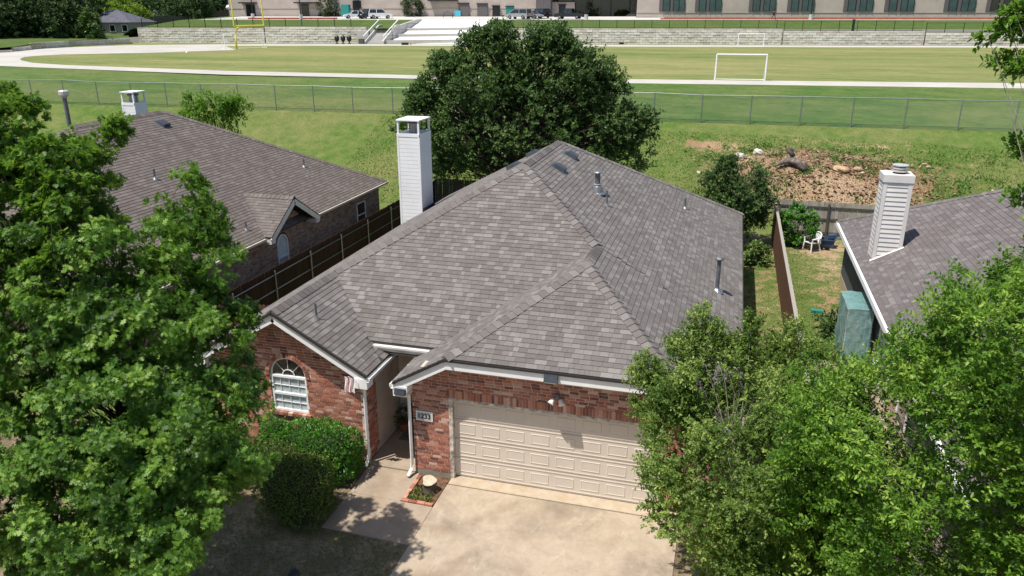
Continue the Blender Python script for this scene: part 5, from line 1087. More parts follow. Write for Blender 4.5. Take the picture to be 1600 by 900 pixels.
# ================================================================== FIELD: goals, wall, stairs
def soccer_goal(c, ang, wd, h, dep, label, r=.06):
    t = thing('soccer_goal', c, label, 'goal'); u = np.array([math.cos(ang), math.sin(ang), 0]); v = np.array([-math.sin(ang), math.cos(ang), 0]); z = np.array([0, 0, 1.]); c = np.array(c)
    a, b = c-u*wd/2, c+u*wd/2
    MB().tube([a, a+z*h], r, 8).build('post', 'white', t); MB().tube([b, b+z*h], r, 8).build('post', 'white', t); MB().tube([a+z*h, b+z*h], r, 8).build('crossbar', 'white', t)
    for q in (a, b): MB().tube([q+z*h, q+v*dep], r*.7, 6).build('brace', 'white', t); MB().tube([q, q+v*dep], r*.7, 6).build('base_bar', 'white', t)
    MB().tube([a+v*dep, b+v*dep], r*.7, 6).build('base_bar', 'white', t)
g0_, g1_ = un(1117, 125, z=ZF), un(1195, 126, z=ZF)
soccer_goal((g0_+g1_)/2, .1, 3.8, 1.95, .9, 'white portable soccer goal at the near edge of the running track', .05)
g0_, g1_ = un(1153, 72.5, z=ZF), un(1193, 72.8, z=ZF); soccer_goal((g0_+g1_)/2, .2, 4.1, 2.0, .9, 'white soccer goal in front of the long limestone wall', .05)
g0_, g1_ = un(352, 77, z=ZF), un(417, 74, z=ZF); soccer_goal((g0_+g1_)/2, math.atan2(g1_[1]-g0_[1], g1_[0]-g0_[0]), np.linalg.norm(g1_-g0_), 2.2, .9, 'white soccer goal next to the yellow goalpost', .05)
fb = un(370, 76.3, z=ZF); fbg = thing('goalpost', fb, 'tall yellow football goalpost at the end of the field', 'goalpost')
cA_, cB_ = un(365.5, 40.8, d=depth(fb)-2.2), un(412, 39.9, d=depth(fb)+2.6); mid = (cA_+cB_)/2; ztop = (cA_[2]+cB_[2])/2; cA_[2] = cB_[2] = ztop
bm = cA_+(cB_-cA_)*.24
MB().tube([fb, fb+np.array([0, 0, 1.9]), fb*.6+bm*.4+np.array([0, 0, (ztop-.35)-(fb*.6+bm*.4)[2]]), bm], .14, 8).build('gooseneck', 'yellow', fbg, True)
MB().tube([cA_, cB_], .12, 8).build('crossbar', 'yellow', fbg)
for q in (cA_, cB_): MB().tube([q, q+np.array([0, 0, 6.1])], .09, 8).build('upright', 'yellow', fbg)
# retaining wall of limestone blocks: three stepped lengths each side of the stairs
ud = unit([1, .185, 0]); nd = np.array([ud[1], -ud[0], 0])
def wall_len(xa, xb, ztop, label, zb=ZF-.1, lim=300, yfun=yw, bl=1.1, bh=.42):
    t = thing('retaining_wall', ((xa+xb)/2, yfun((xa+xb)/2), zb), label, 'wall'); A = np.array([xa, yfun(xa), 0.]); Bp = np.array([xb, yfun(xb), 0.]); L = np.linalg.norm(Bp-A); d = (Bp-A)/L; n = np.array([d[1], -d[0], 0])
    core = MB().obox((A+Bp)/2+np.array([0, 0, (zb+ztop)/2])-n*.25, d*L/2, n*.22, np.array([0, 0, (ztop-zb)/2])).build('backing', 'mortarl', t)
    T = {'b': ([(.02, 0, .015), (bl-.02, 0, .015), (bl-.02, .3, .015), (.02, .3, .015), (.02, .02, bh-.015), (bl-.02, .02, bh-.015), (bl-.02, .3, bh-.015), (.02, .3, bh-.015)], [(0, 1, 5, 4), (1, 2, 6, 5), (3, 0, 4, 7), (4, 5, 6, 7)])}
    si, exx = [], MB(); z = zb; r = 0
    while z < ztop-.05:
        x = -bl*.5*(r % 2)
        while x < L:
            jit = n*random.uniform(0, .05)
            if x >= 0 and x+bl <= L and z+bh <= ztop+.05: si.append(('b', A+d*x+n*.12+np.array([0, 0, z])+jit, d, -n, np.array([0, 0, 1.])))
            else:
                a, b = max(x, 0), min(x+bl, L)
                if b-a > .1: exx.obox(A+d*(a+b)/2+n*.0+np.array([0, 0, (z+min(z+bh, ztop))/2]), d*((b-a)/2-.02), n*.13, np.array([0, 0, (min(z+bh, ztop)-z)/2-.015]))
            x += bl
        z += bh; r += 1
    pieces('block', t, T, si, exx, 'block_i', 'block', lim); return t
wall_len(-107.3, -83.6, 8.42, 'limestone block retaining wall length behind the yellow goalpost'); wall_len(-83.4, -64.8, 8.62, 'taller limestone block wall length ending at the concrete stairs')
wall_len(-45.0, 7.0, 8.42, 'long limestone block retaining wall behind the large dark tree'); wall_len(7.2, 30.2, 8.05, 'stepped down limestone block wall length behind the soccer goals'); wall_len(30.4, 62, 7.75, 'lowest limestone block wall length below the overhanging branches')
# iron fence along the top of the wall
def iron_fence(xa, xb, zb, h, label, off=.9, gap=3.0, yfun=yw):
    t = thing('iron_fence', ((xa+xb)/2, yfun((xa+xb)/2)+off, zb), label, 'fence'); x = xa
    while x <= xb: MB().box((x-.05, yfun(x)+off-.05, zb-.2), (x+.05, yfun(x)+off+.05, zb+h)).build('post', 'dark', t); x += gap
    for z in (.12, h-.08): MB().beam((xa, yfun(xa)+off, zb+z), (xb, yfun(xb)+off, zb+z), .04, .05).build('rail', 'dark', t)
    m = MB(); x = xa
    while x <= xb: m.box((x-.008, yfun(x)+off-.008, zb+.1), (x+.008, yfun(x)+off+.008, zb+h-.05)); x += .25
    m.build('picket', 'dark', t)['kind'] = 'stuff'
iron_fence(-107, -66, 8.5, 1.55, 'black iron fence on the wall beside the concrete stairs'); iron_fence(-45, 7, 8.4, 1.45, 'black iron fence on the wall behind the large dark tree'); iron_fence(7.3, 30, 8.05, 1.7, 'black iron fence on the stepped down wall length'); iron_fence(30.5, 62, 7.75, 1.7, 'black iron fence on the lowest wall length')
xg = 18.6; tag(MB().box((xg-.2, yw(xg)+.75, 7.9), (xg+.2, yw(xg)+1.05, 9.9)).build('gate_post', 'dark'), 'thick black gate post in the iron fence on the wall', 'post')
# concrete stairs and ramp
cs = thing('concrete_stairs', (-62, 134, ZF), 'pale concrete stairs with white rails in the limestone wall', 'stairs')
def W_(x, off, z): return np.array([x, yw(x)+off, z])
for k in range(12): MB().obox(W_(-62.2, -3.2+k*.55, ZF+.10+k*.22), ud*1.4, -nd*.29, (0, 0, .11+.001*k)).build('step', 'pave', cs)
for x in (-63.8, -60.6): MB().prism([W_(x, -3.8, ZF), W_(x, 3.6, ZF), W_(x, 3.6, ZF+3.2), W_(x, 2.2, ZF+3.1), W_(x, -3.8, ZF+.5)], ud*.35).build('cheek_wall', 'pave', cs)
MB().prism([W_(-66.0, -1.5, ZF), W_(-63.9, -1.5, ZF), W_(-63.9, -1.5, ZF+2.2), W_(-66.0, -1.5, ZF+2.2)], -nd*1.4).build('side_block', 'pave', cs)
for x in (-63.9, -60.4): MB().tube([W_(x, -3.6, ZF+1.3), W_(x, 3.2, ZF+4.0)], .08, 6).build('handrail', 'white', cs)
rp = thing('concrete_ramp', (-52, 138, ZF), 'wide pale concrete ramp with low white walls beside the stairs', 'ramp')
MB().add([W_(-60, -2.9, ZF+.1), W_(-45, -2.9, ZF+.1), W_(-45, 14.2, ZF+3.95), W_(-60, 14.2, ZF+3.95), W_(-60, -2.9, ZF-.2), W_(-45, -2.9, ZF-.2), W_(-45, 14.2, ZF+3.7), W_(-60, 14.2, ZF+3.7)], [(0, 1, 2, 3), (4, 7, 6, 5), (0, 4, 5, 1), (1, 5, 6, 2), (2, 6, 7, 3), (3, 7, 4, 0)]).build('ramp_slab', 'white', rp)
for o0 in (-3.2, 1.2, 5.6):
    zz = ramp_z(-50, yw(-50)+o0)
    MB().add([W_(-60, o0, zz-.2), W_(-45, o0+.9, zz-.05), W_(-45, o0+1.2, zz-.05), W_(-60, o0+.3, zz-.2), W_(-60, o0, zz+.55), W_(-45, o0+.9, zz+.75), W_(-45, o0+1.2, zz+.75), W_(-60, o0+.3, zz+.55)], BOXF).build('ramp_wall', 'pave', rp)
    MB().tube([W_(-60, o0+.1, zz+1.3), W_(-45, o0+1.0, zz+1.5)], .035, 6).build('handrail', 'dark', rp)
for x in (-60.35, -45.0): MB().prism([W_(x, 0, ZF), W_(x, 13.5, ZF+3), W_(x, 13.5, ZF+4.1), W_(x, 11, ZF+4.0), W_(x, 0, ZF+2.75)], ud*.35).build('side_wall', 'pave', rp)
# blocking pads, box and bag near stairs
for k, (x, lb) in enumerate(((-68.9, 'black padded training dummy farthest from the concrete stairs'), (-67.8, 'black padded training dummy in the middle of three by the stairs'), (-66.7, 'black padded training dummy next to the concrete stairs'))):
    q = W_(x, -3.0, ZF); t = thing('training_dummy', q, lb, 'training dummy', 'training dummies by the stairs'); MB().lathe(q, [(.3, 0), (.3, .12), (.1, .14), (.1, .4)], 10).build('base', 'black', t); MB().lathe(q+np.array([0, 0, .4]), [(.2, 0), (.42, .3), (.42, .75), (.2, 1.0), (.05, 1.08)], 12).build('pad', 'black', t)
o = MB().box(W_(-64.6, -4.0, ZF), W_(-64.6, -4.0, ZF)+np.array([.9, .5, .9])).build('wooden_crate', 'wood_gd'); tag(o, 'brown wooden crate at the foot of the concrete stairs', 'crate')
q = un(633, 70.3, z=ZF); t = thing('equipment_bag', q, 'dark bag with orange cones lying beside the far track', 'bag'); MB().obox(q+np.array([0, 0, .2]), (.55, .1, 0), (-.04, .25, 0), (0, 0, .2)).build('bag', 'black', t); MB().lathe(q+np.array([1.0, .1, 0]), [(.2, 0), (.2, .03), (.12, .03), (.03, .4)], 10).build('cone', simple('orange cone', (.5, .14, .03), .6), t)
q = un(292, 84.2, z=ZF); o = MB().lathe(q, [(.001, 0), (.1, .04), (.15, .15), (.1, .26), (.001, .3)], 12).build('ball', 'white', None, True); tag(o, 'white ball lying on the playing field before the goalpost', 'ball')
q = un(971, 69.2, z=ZF); o = MB().box(q-np.array([.4, .1, 0]), q+np.array([.4, .1, .35])).build('drain_box', 'black'); tag(o, 'black drain outlet at the foot of the limestone wall', 'drain')

# ================================================================== SCHOOL
def ys(x): return yw(x)+30
gz2 = 10.25
def U_(x, off, z): return np.array([x, yw(x)+off, z])
slab3 = MB(); slab3.add([U_(-105, 14.2, upper_z(0, yw(0)+14.2)+.03), U_(-15, 14.2, upper_z(0, yw(0)+14.2)+.03), U_(-15, 29.5, 10.34), U_(-105, 29.5, 10.34)], [(0, 1, 2, 3)]); tag(slab3.build('car_park', 'pave'), kind='structure')
s4 = MB(); s4.add([U_(-15, 14.2, 9.755), U_(70, 14.2, 9.755), U_(70, 15.6, 9.83), U_(-15, 15.6, 9.83)], [(0, 1, 2, 3)]); tag(s4.build('service_path', 'pave'), kind='structure')
for xa, xb, of, z in ((-15, 70, 15.9, 9.79), (-96, -78, 16.6, 9.86)): tag(MB().obox((U_(xa, of, z)+U_(xb, of, z))/2+np.array([0, 0, .1]), (U_(xb, of, z)-U_(xa, of, z))/2, -nd*.3, (0, 0, .2)).build('kerb', 'redcurb'), kind='structure')
sch = thing('school_building', (-20, ys(-20), 10.1), 'long pale masonry school building with teal glazed window groups', 'building'); HT = 8.5
def fbox(nm, xa, xb, o0, o1, z0, z1, mat, par=None):
    return MB().add([U_(xa, o0, z0), U_(xb, o0, z0), U_(xb, o1, z0), U_(xa, o1, z0), U_(xa, o0, z1), U_(xb, o0, z1), U_(xb, o1, z1), U_(xa, o1, z1)], BOXF).build(nm, mat, par or sch)
fbox('main_wall', -108, -40.5, 30, 60, 9.8, 10.2+HT, 'school'); fbox('right_wing', -20.5, 75, 24, 60, 9.8, 10.2+HT, 'school'); fbox('glass_front', -40.3, -20.7, 36, 58, 9.8, 10.2+HT, 'glasst')
fbox('plinth_band', -108.1, -40.4, 29.93, 30, 11.9, 12.05, 'school2'); fbox('plinth_band', -20.6, 75, 23.93, 24, 11.0, 11.1, 'school2'); fbox('plinth', -20.6, 75, 23.9, 24.0, 9.8, 10.35, 'school2')
for k in range(5): fbox('mullion', -39.5+k*4, -39.3+k*4, 35.8, 36, 9.9, 18, 'schoold')
fbox('canopy_fascia', -40.4, -20.6, 29, 36, 14.6, 15.4, 'schoold'); fbox('end_pier', -41.5, -38.5, 28, 36, 9.8, 18.5, 'schoold')
# window groups of the right wing, located by their bays
for (u0, u1) in ((1030, 1070), (1086, 1127), (1170, 1212), (1230, 1272), (1318, 1364), (1382, 1428), (1475, 1524), (1541, 1588), (1640, 1690), (1705, 1752)):
    def at_f(u, v):
        R = FW+RT*(u-800)/F_PX+UPV*(450-v)/F_PX; t = (146.3+23.9)/(R[1]-.185*R[0]); return CAM+R*t
    xa, xb = at_f(u0, 10)[0], at_f(u1, 10)[0]; z0 = at_f(u0, 17.5)[2]; z1 = z0+2.4; wv_ = xb-xa
    wn = fbox('window', xa, xb, 23.86, 23.99, z0, z1, 'schoold'); 
    for a, b in ((.16, .40), (.56, .76), (.78, .99)): fbox('pane', xa+wv_*a, xa+wv_*b, 23.80, 23.86, z0+.06, z1-.08, 'glasst' if random.random() < .8 else 'glassd', wn)
    for a in (.14, .40, .54, .765, .985): fbox('frame', xa+wv_*a, xa+wv_*a+.10, 23.74, 23.80, z0+.02, z1-.04, 'dark', wn)
# dark doorways, gates and fixtures of the main block
for u0, u1, z1, mat, nm in ((385, 398, 12.6, 'glassd', 'doorway'), (471, 482, 12.6, 'glassd', 'doorway'), (553, 561, 12.2, 'glassd', 'doorway'), (717, 733, 12.9, 'schoold', 'steel_gate'), (746, 762, 12.8, 'schoold', 'steel_gate'), (770, 781, 12.4, 'dark', 'doorway'), (791, 803, 12.3, 'teal', 'doorway'), (842, 854, 12.4, 'schoold', 'doorway'), (862, 898, 13.2, 'school2', 'doorway'), (874, 884, 12.6, 'dark', 'doorway')):
    xa, xb = [ (lambda R: (CAM+R*((146.3+29.9)/(R[1]-.185*R[0]))))(FW+RT*(u-800)/F_PX+UPV*440/F_PX)[0] for u in (u0, u1)]
    dw = fbox(nm, xa, xb, 29.7 if mat != 'dark' else 29.6, 29.98, 10.2, z1, mat); fbox('door_frame', xa-.15, xb+.15, 29.55, 29.69, z1, z1+.18, 'dark', dw)
for u0, u1, z in ((378, 402, 13.0), (464, 500, 13.0), (672, 716, 13.4)):
    xa, xb = [ (lambda R: (CAM+R*((146.3+29.9)/(R[1]-.185*R[0]))))(FW+RT*(u-800)/F_PX+UPV*440/F_PX)[0] for u in (u0, u1)]; fbox('door_canopy', xa, xb, 28.6, 29.98, z, z+.25, 'dark')
# vehicles
def car(name, label, paint, kind, pos, rz):
    t = thing(name, (0, 0, 0), label, 'car' if kind != 'truck' else 'truck')
    L, Wd, H = dict(sedan=(4.7, 1.8, 1.45), suv=(4.8, 1.9, 1.75), van=(5.1, 1.95, 1.8), truck=(5.7, 1.98, 1.9))[kind]; b, hd = .38, dict(sedan=.9, suv=1.05, van=1.05, truck=1.1)[kind]; x = L/2; y = Wd/2
    prof = [(-x, b), (-x+.02, hd-.05), (-x+.15, hd), (x-.9, hd-.02), (x-.12, hd-.18), (x, hd-.35), (x, b)]
    MB().prism([(px_, -y, pz_) for px_, pz_ in prof], (0, Wd, 0)).build('body', paint, t)
    cab = dict(sedan=[(-1.75, hd), (-1.05, H), (.35, H), (1.15, hd)], suv=[(-2.3, hd), (-2.05, H), (.45, H), (1.2, hd)], van=[(-2.45, hd), (-2.25, H), (.7, H), (1.75, hd)], truck=[(-.75, hd), (-.6, H), (.75, H), (1.35, hd)])[kind]
    gl = MB(); n = 4; ins = .12; gl.add([(a, -y+(.04 if z == hd else ins+.06), z+.001) for a, z in cab]+[(a, y-(.04 if z == hd else ins+.06), z+.001) for a, z in cab], [(0, 1, 2, 3), (7, 6, 5, 4), (0, 4, 5, 1), (1, 5, 6, 2), (2, 6, 7, 3)]); cb2 = gl.build('cabin_glass', 'glassd', t)
    MB().box((cab[1][0]-.05, -y+.17, H-.02), (cab[2][0]+.06, y-.17, H+.04)).build('roof', paint, cb2)
    for s in (-1, 1):
        for xx in (cab[0][0]*.55+cab[3][0]*.45-.05,): MB().beam((xx, s*(y-.03), hd), (xx, s*(y-.17), H), .1, .05).build('pillar', paint, cb2)
        MB().beam((cab[0][0], s*(y-.03), hd), (cab[1][0], s*(y-.17), H), .1, .12).build('pillar', paint, cb2); MB().beam((cab[3][0], s*(y-.03), hd), (cab[2][0], s*(y-.17), H), .08, .08).build('pillar', paint, cb2)
        for xx in (-L*.30, L*.31):
            wl_ = MB().tube([(xx, s*(y-.2), .34), (xx, s*(y+.02), .34)], .34, 14).build('wheel', 'rubber', t); MB().tube([(xx, s*(y+.02), .34), (xx, s*(y+.03), .34)], .2, 12).build('rim', 'metal', wl_)
        MB().box((x-.02, s*(y-.42)-.16, hd-.42), (x+.02, s*(y-.42)+.16, hd-.27)).build('headlight', 'lampw', t); MB().box((-x-.02, s*(y-.3)-.14, hd-.3), (-x+.02, s*(y-.3)+.14, hd-.1)).build('tail_light', 'redcurb', t)
        MB().box((cab[3][0]-.35, s*(y+.08)-.07, hd), (cab[3][0]-.2, s*(y+.08)+.07, hd+.14)).build('mirror', paint, t)
    for xx in (-x, x-.04): MB().box((xx-.02, -y+.05, .3), (xx+.06, y-.05, .52)).build('bumper', 'black' if kind != 'sedan' else paint, t)
    if kind == 'truck': MB().box((-x+.1, -y+.1, hd-.02), (-.85, y-.1, hd+.012)).build('bed', 'black', t)
    t.location = pos; t.rotation_euler = (0, 0, rz); return t
def on_lot(u, off):
    R = FW+RT*(u-800)/F_PX+UPV*425/F_PX; t = (146.3+off)/(R[1]-.185*R[0]); q = CAM+R*t; return (q[0], q[1], 9.78+(off-14.2)*.0366+.03)
AZ = math.atan(.185)
car('sedan', 'white sedan parked beside the teal school door', 'carw', 'sedan', on_lot(555, 18.5), AZ+math.radians(205)); car('suv', 'black sport utility parked between two white cars', 'carb', 'suv', on_lot(576, 19.5), AZ+math.radians(235)); car('suv', 'white sport utility parked next to the black one', 'carw', 'suv', on_lot(594, 19), AZ+math.radians(20))
car('minivan', 'silver minivan parked before the school steel gates', 'cars', 'van', on_lot(811, 17), AZ+math.radians(150)); car('sedan', 'silver sedan parked between minivan and dark utility', 'cars', 'sedan', on_lot(831, 18.5), AZ+math.radians(-35)); car('suv', 'dark sport utility parked by the grey school doors', 'carb', 'suv', on_lot(844, 21), AZ+math.radians(130)); car('pickup_truck', 'black pickup truck parked by the school entrance bushes', 'carb', 'truck', on_lot(890, 17.5), AZ+math.radians(165))
# lamp posts
for u, off, lb in ((470, 15.0, 'black lamp post on a concrete base near the stairs side of the car park'), (916, 15.2, 'black lamp post on a concrete base beside the entrance bushes'), (1267, 15.3, 'black lamp post on a concrete base before the school windows'), (395, 20, 'black lamp post at the far end of the school wall')):
    q = np.array(on_lot(u, off)); t = thing('lamp_post', q, lb, 'lamp post'); MB().lathe(q, [(.36, -.2), (.36, .85), (.32, .88)], 14).build('base', 'pave', t); MB().tube([q+np.array([0, 0, .88]), q+np.array([0, 0, 8])], [.11, .08], 8).build('pole', 'dark', t); MB().box(q+np.array([-.5, -.15, 8]), q+np.array([.5, .15, 8.15])).build('lamp_head', 'dark', t)
o = MB().box(np.array(on_lot(541, 28))-np.array([.9, .5, 0]), np.array(on_lot(541, 28))+np.array([.9, .5, 2.4])).build('equipment_cabinet', 'teal'); tag(o, 'tall teal cabinet against the school wall beside the white sedan', 'cabinet')
q = np.array(on_lot(557, 28.5)); t = thing('wall_sign', q, 'dark arched sign panel on the school wall above the cars', 'sign'); MB().box(q+np.array([-1.0, .5, 1.6]), q+np.array([1.0, .6, 3.2])).build('panel', 'dark', t); MB().tube([q+np.array([0, .55, 3.2]), q+np.array([0, .55, 3.7])], [.7, .2], 8).build('crest', 'dark', t)
q = np.array(on_lot(715, 15)); o = MB().box(q+np.array([-.6, 0, .6]), q+np.array([.6, .1, 1.6])).build('sign_board', 'cyan'); tag(o, 'bright blue banner on the fence by the ramp', 'banner')
q = np.array(on_lot(700, 22)); t = thing('bike_rack', q, 'curved black bicycle rack on the school paving', 'rack'); MB().tube([q+np.array([-1, 0, 0]), q+np.array([-.9, 0, .9]), q+np.array([0, 0, 1.2]), q+np.array([.9, 0, .9]), q+np.array([1, 0, 0])], .06, 6).build('hoop', 'dark', t)
# walking person
pp = np.array(on_lot(1209, 14.9)); per = thing('person', pp, 'person in black with a red top walking along the school path', 'person')
def skin_body(verts, edges, radii, name, mat, parent, org):
    me = bpy.data.meshes.new(name); me.from_pydata([tuple(np.array(v)+org-np.array(world_origin(parent))) for v in verts], edges, []); me.materials.append(M[mat]); ob = bpy.data.objects.new(name, me); COL.objects.link(ob); ob.parent = parent
    bpy.context.view_layer.objects.active = ob; m = ob.modifiers.new('s', 'SKIN'); ss = me.skin_vertices[0].data if me.skin_vertices else None
    if ss:
        for i, r in enumerate(radii): ss[i].radius = (r, r); ss[i].use_root = (i == 0)
    ob.modifiers.new('d', 'SUBSURF').levels = 1; return ob
V_ = [(0, 0, .95), (0, 0, 1.2), (0, 0, 1.42), (0, 0, 1.52), (0, 0, 1.66), (.13, 0, 1.4), (.3, .05, 1.2), (.52, 0, 1.22), (-.13, 0, 1.4), (-.25, 0, 1.15), (-.1, -.1, .95), (.09, 0, .88), (.25, 0, .5), (.33, 0, .06), (.45, 0, .03), (-.09, 0, .88), (-.22, 0, .5), (-.42, 0, .1), (-.32, 0, .04)]
E_ = [(0, 1), (1, 2), (2, 3), (3, 4), (2, 5), (5, 6), (6, 7), (2, 8), (8, 9), (9, 10), (0, 11), (11, 12), (12, 13), (13, 14), (0, 15), (15, 16), (16, 17), (17, 18)]
bo = skin_body(V_, E_, [.14, .13, .15, .06, .10, .07, .05, .035, .07, .05, .035, .10, .07, .05, .04, .10, .07, .05, .04], 'body', 'cloth', per, pp)
MB().lathe(pp+np.array([0, 0, 1.16]), [(.17, 0), (.2, .15), (.18, .26), (.09, .31)], 12).build('top', 'red', per, True); MB().lathe(pp+np.array([0, 0, 1.60]), [(.05, 0), (.11, .08), (.10, .17), (.02, .21)], 12).build('hair', 'cloth', per, True)
# school bushes and small trees
def far_tree(u, v_top, d, rx_, rz_, label, mat='far', trunk=True, name='tree', base_z=None, n=60, cat='tree', leaf=.5, ry=None):
    top = un(u, v_top, d=d); c = top-np.array([0, 0, rz_]); bz = base_z if base_z is not None else upper_z(c[0], c[1]); b = (c[0], c[1], bz); t = thing(name, b, label, cat)
    cl_ = ell_clumps(n, c, (rx_, ry or rx_*.9, rz_), rx_*.26, .5, bz+.2)
    limbs(t, b, [b, (c[0], c[1], bz+max(.3, (c[2]-bz)*.5)), (c[0], c[1], max(c[2], bz+.6))], [max(.06, rx_*.05), max(.05, rx_*.04), .03], cl_[::4], 'bark', .5, .02); foliage('crown', t, cl_, mat, 'diamond', 'spray', 12, 10, leaf, leaf*1.8, axis=b, tone_c=.5, tone_s=.26); return t
far_tree(515, -14, 166, 2.6, 3.6, 'rounded green tree before the school wall near the lamp post', 'far', base_z=10.05, leaf=.3); far_tree(643, -12, 164, 1.9, 3.3, 'slim green tree on the school paving behind the ramp', 'far', base_z=10.0, leaf=.28)
for u, v, d, r, h, lb in ((921, 6, 168, 2.1, 1.9, 'large round bush at the school entrance beside the lamp post'), (957, 8, 172, 1.7, 1.4, 'round bush before the school glass front'), (972, 18, 166, 1.3, .8, 'low dark bush by the school path'), (926, 23, 165, .8, .5, 'small low bush at the foot of the lamp post'), (1006, -6, 176, 1.9, 3.2, 'grey green tree at the corner of the school glass front')): far_tree(u, v, d, r, h, lb, 'far', name='bush', base_z=10.0, n=26, cat='bush', leaf=.28)
q = un(987, 27, d=165); rock('boulder', (q[0], q[1], 9.9), .9, 'stonew', 'large pale boulder among the school entrance bushes', (1.4, 1, .8), 21)

# ================================================================== FAR LEFT: low wall, houses, trees
def pt(u, v, z=ZF): return un(u, v, z=z)
low = [((-60, 84.5), (20, 81.5), .55), ((20, 80.5), (48, 78), .7), ((48, 77), (108, 73), .9), ((108, 72.6), (203, 68.5), 1.1)]
for k, (a, b, h) in enumerate(low):
    A, Bq = pt(*a), pt(*b); d = unit(Bq-A); L = np.linalg.norm(Bq-A); n = np.array([d[1], -d[0], 0]); t = thing('low_wall', (A+Bq)/2, ('grey block low wall at the far bend of the track, lowest length', 'grey block low wall length below the dark oak trees', 'grey block low wall length before the red brown house', 'grey block low wall length ending at the limestone wall')[k], 'wall')
    j = 0
    for r in range(max(1, int(h/.3))):
        x = 0
        while x < L: w2_ = min(1.2, L-x); MB().obox(A+d*(x+w2_/2)+np.array([0, 0, r*.3+.15]), d*(w2_/2-.015), n*.16, np.array([0, 0, .14])).build('block', 'block_i', t); x += 1.2
sheet('side_bank', grid(0, 1, .1), grid(0, 1, .1), lambda x, y: 0, 'upper')
sb = bpy.data.objects['side_bank']; A, Bq = pt(-60, 84.2), pt(203, 68.3)
ctl = [pt(-60, 84.2), pt(20, 81.2), pt(48, 77.8), pt(108, 72.8), pt(203, 68.3)]
for v in sb.data.vertices:
    s, t = v.co.x, v.co.y; k = min(3, int(s*4)); f = s*4-k; q = ctl[k]*(1-f)+ctl[k+1]*f; dirn = unit([q[0], q[1], 0]); q = q+dirn*(.15+t*70); v.co = Vector((q[0], q[1], ZF+.5+.55*s+t*1.6))
sb.data.update()
def far_house(u0, u1, v_eave, v_ridge, d, label, wall, roofm, base=6.5, name='house', dep=11):
    a, b = un(u0, v_eave, d=d), un(u1, v_eave, d=d); zr = un((u0+u1)/2, v_ridge, d=d+dep/2)[2]; ax = unit([b[0]-a[0], b[1]-a[1], 0]); bk = np.array([-ax[1], ax[0], 0])*dep; ze_ = a[2]; L = np.linalg.norm((b-a)[:2]); t = thing(name, ((a+b)/2*np.array([1, 1, 0])+np.array([0, 0, base])), label, 'house')
    A0 = np.array([a[0], a[1], base]); B0 = np.array([b[0], b[1], base]); z = np.array([0, 0, 1.])
    MB().prism([A0, B0, B0+bk, A0+bk], z*(ze_-base)).build('wall', wall, t)
    o = .45; E0, E1, E2, E3 = [q*np.array([1, 1, 0])+z*ze_ for q in (A0-ax*o-bk/dep*o, B0+ax*o-bk/dep*o, B0+ax*o+bk*(1+o/dep), A0-ax*o+bk*(1+o/dep))]
    hip = min(dep/2, L*.42); R0 = A0*np.array([1, 1, 0])+bk/2+ax*hip+z*zr; R1 = B0*np.array([1, 1, 0])+bk/2-ax*hip+z*zr
    MB().add([E0, E1, E2, E3, R0, R1], [(0, 1, 5, 4), (1, 2, 5), (2, 3, 4, 5), (3, 0, 4), (3, 2, 1, 0)]).build('roof', roofm, t)
    for s in (.25, .62, .85):
        c = A0+ax*L*s; wn = MB().prism([c-bk/dep*.03+z*1.0, c+ax*1.1-bk/dep*.03+z*1.0, c+ax*1.1-bk/dep*.03+z*2.3, c-bk/dep*.03+z*2.3], -bk/dep*.05).build('window', 'white', t); MB().prism([c+ax*.1-bk/dep*.09+z*1.1, c+ax*1.0-bk/dep*.09+z*1.1, c+ax*1.0-bk/dep*.09+z*2.2, c+ax*.1-bk/dep*.09+z*2.2], -bk/dep*.02).build('pane', 'glassd', wn)
    return t
far_house(118, 202, 35, 16, 148, 'grey brick house with dark slate roof beside the end of the limestone wall', 'hwall', 'hroof', 6.6); far_house(60, 100, 47, 26, 140, 'house with red brown wall half hidden under the dark trees', 'pinkwall', 'hwall', 6.3); far_house(205, 245, 26, 12, 215, 'pale roofed house far behind the limestone wall', 'hwall', 'hwall', 7.5); far_house(-60, 20, 45, 24, 150, 'brown house hidden behind the dark trees at the bend', 'hwall', 'hroof', 6.3)
o = MB().beam(un(240, 33, d=160), un(320, 33, d=170), .1, 1.9).build('board_fence', 'wood_gd'); tag(o, 'dark board fence below the dense far trees', 'fence')
iron_fence(-134, -116, 6.9, 1.5, 'black iron fence before the grey brick house', -6)
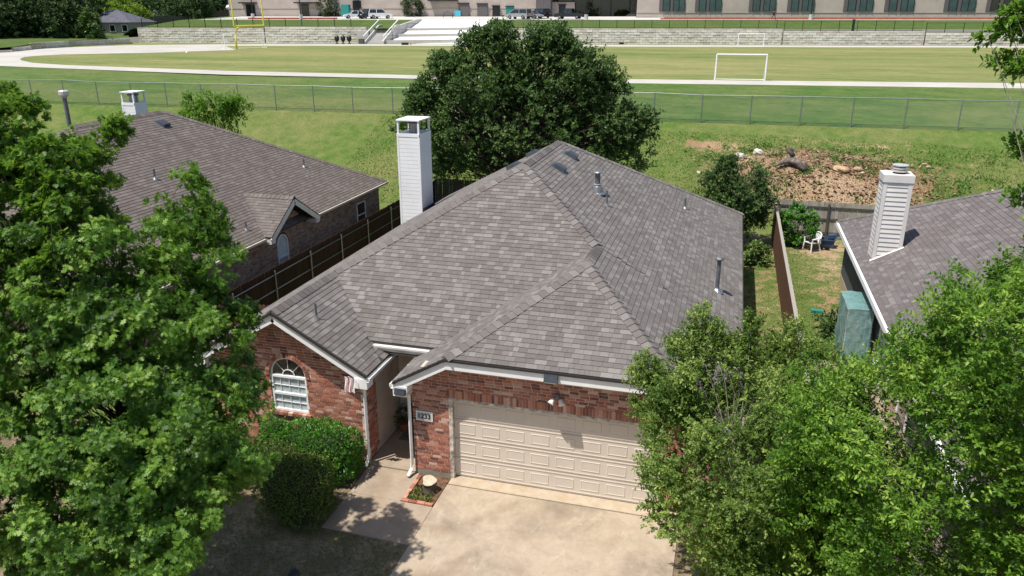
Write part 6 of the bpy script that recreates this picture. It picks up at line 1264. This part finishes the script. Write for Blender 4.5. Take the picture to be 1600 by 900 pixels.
for args in ((20, -60, 132, 8.5, 8, 'huge dark oak tree at the outer bend of the running track'), (75, -10, 134, 6.6, 5.2, 'spreading dark oak tree shading the red brown house'), (100, -40, 150, 6.5, 8, 'tall dark tree behind the spreading oak'), (-40, -20, 128, 7, 6.5, 'dark oak tree at the edge of the far bend'), (20, 22, 136, 4.5, 3, 'dark understorey tree beneath the huge oak'), (108, 28, 136, 2.6, 2.2, 'dark low tree beside the red brown house')): far_tree(*args, 'far', base_z=6.4, n=110, leaf=.55)
far_tree(139, 16, 132, 1.5, 3.0, 'slim bright sapling before the grey brick house', 'dryleaf', base_z=6.5, n=40, leaf=.35)
far_tree(172, -14, 190, 4.0, 4.2, 'yellow green tree behind the slate roofed house', 'ylw', base_z=7, n=50, leaf=.5); far_tree(192, 8, 185, 4.8, 2.6, 'spreading yellow green tree beside the slate roofed house', 'ylw', base_z=7, n=50, leaf=.5); far_tree(140, -6, 200, 5, 5, 'pale grey green tree behind the slate roofed house', 'dryleaf', base_z=7, n=60, leaf=.55)
far_tree(283, -22, 168, 5.4, 5.6, 'dense dark round tree above the limestone wall', 'far', base_z=8.6, n=110, leaf=.5)
wl_u = [(u, -10-18*abs(math.sin(u*.05)), 225+20*math.sin(u*.03)) for u in range(-40, 400, 24)]
for k, (u, v, d) in enumerate(wl_u): far_tree(u, v, d, 7.5, 7.5, 'distant woodland tree behind the houses and the school', ('far', 'far', 'live', 'dryleaf')[k % 4], base_z=8, n=60, leaf=.8).__setitem__('group', 'distant woodland trees')
q = un(357, 11, d=170); t = thing('satellite_dish', (q[0], q[1], 8.7), 'round white dish on a mast beside the end of the school wall', 'dish'); MB().tube([(q[0], q[1], 8.7), (q[0], q[1], q[2])], .08, 6).build('mast', 'metal', t); MB().lathe((q[0], q[1], q[2]-.1), [(.1, -.5), (.45, -.3), (.6, 0), (.45, .35), (.1, .55)], 14).build('dish', 'white', t, True)
o = MB().beam(un(322, 25, d=172), un(380, 22, d=176), .12, 1.9).build('board_fence', 'wood_gd'); tag(o, 'long dark board fence at the end of the school wall', 'fence')
bpy.context.view_layer.update()
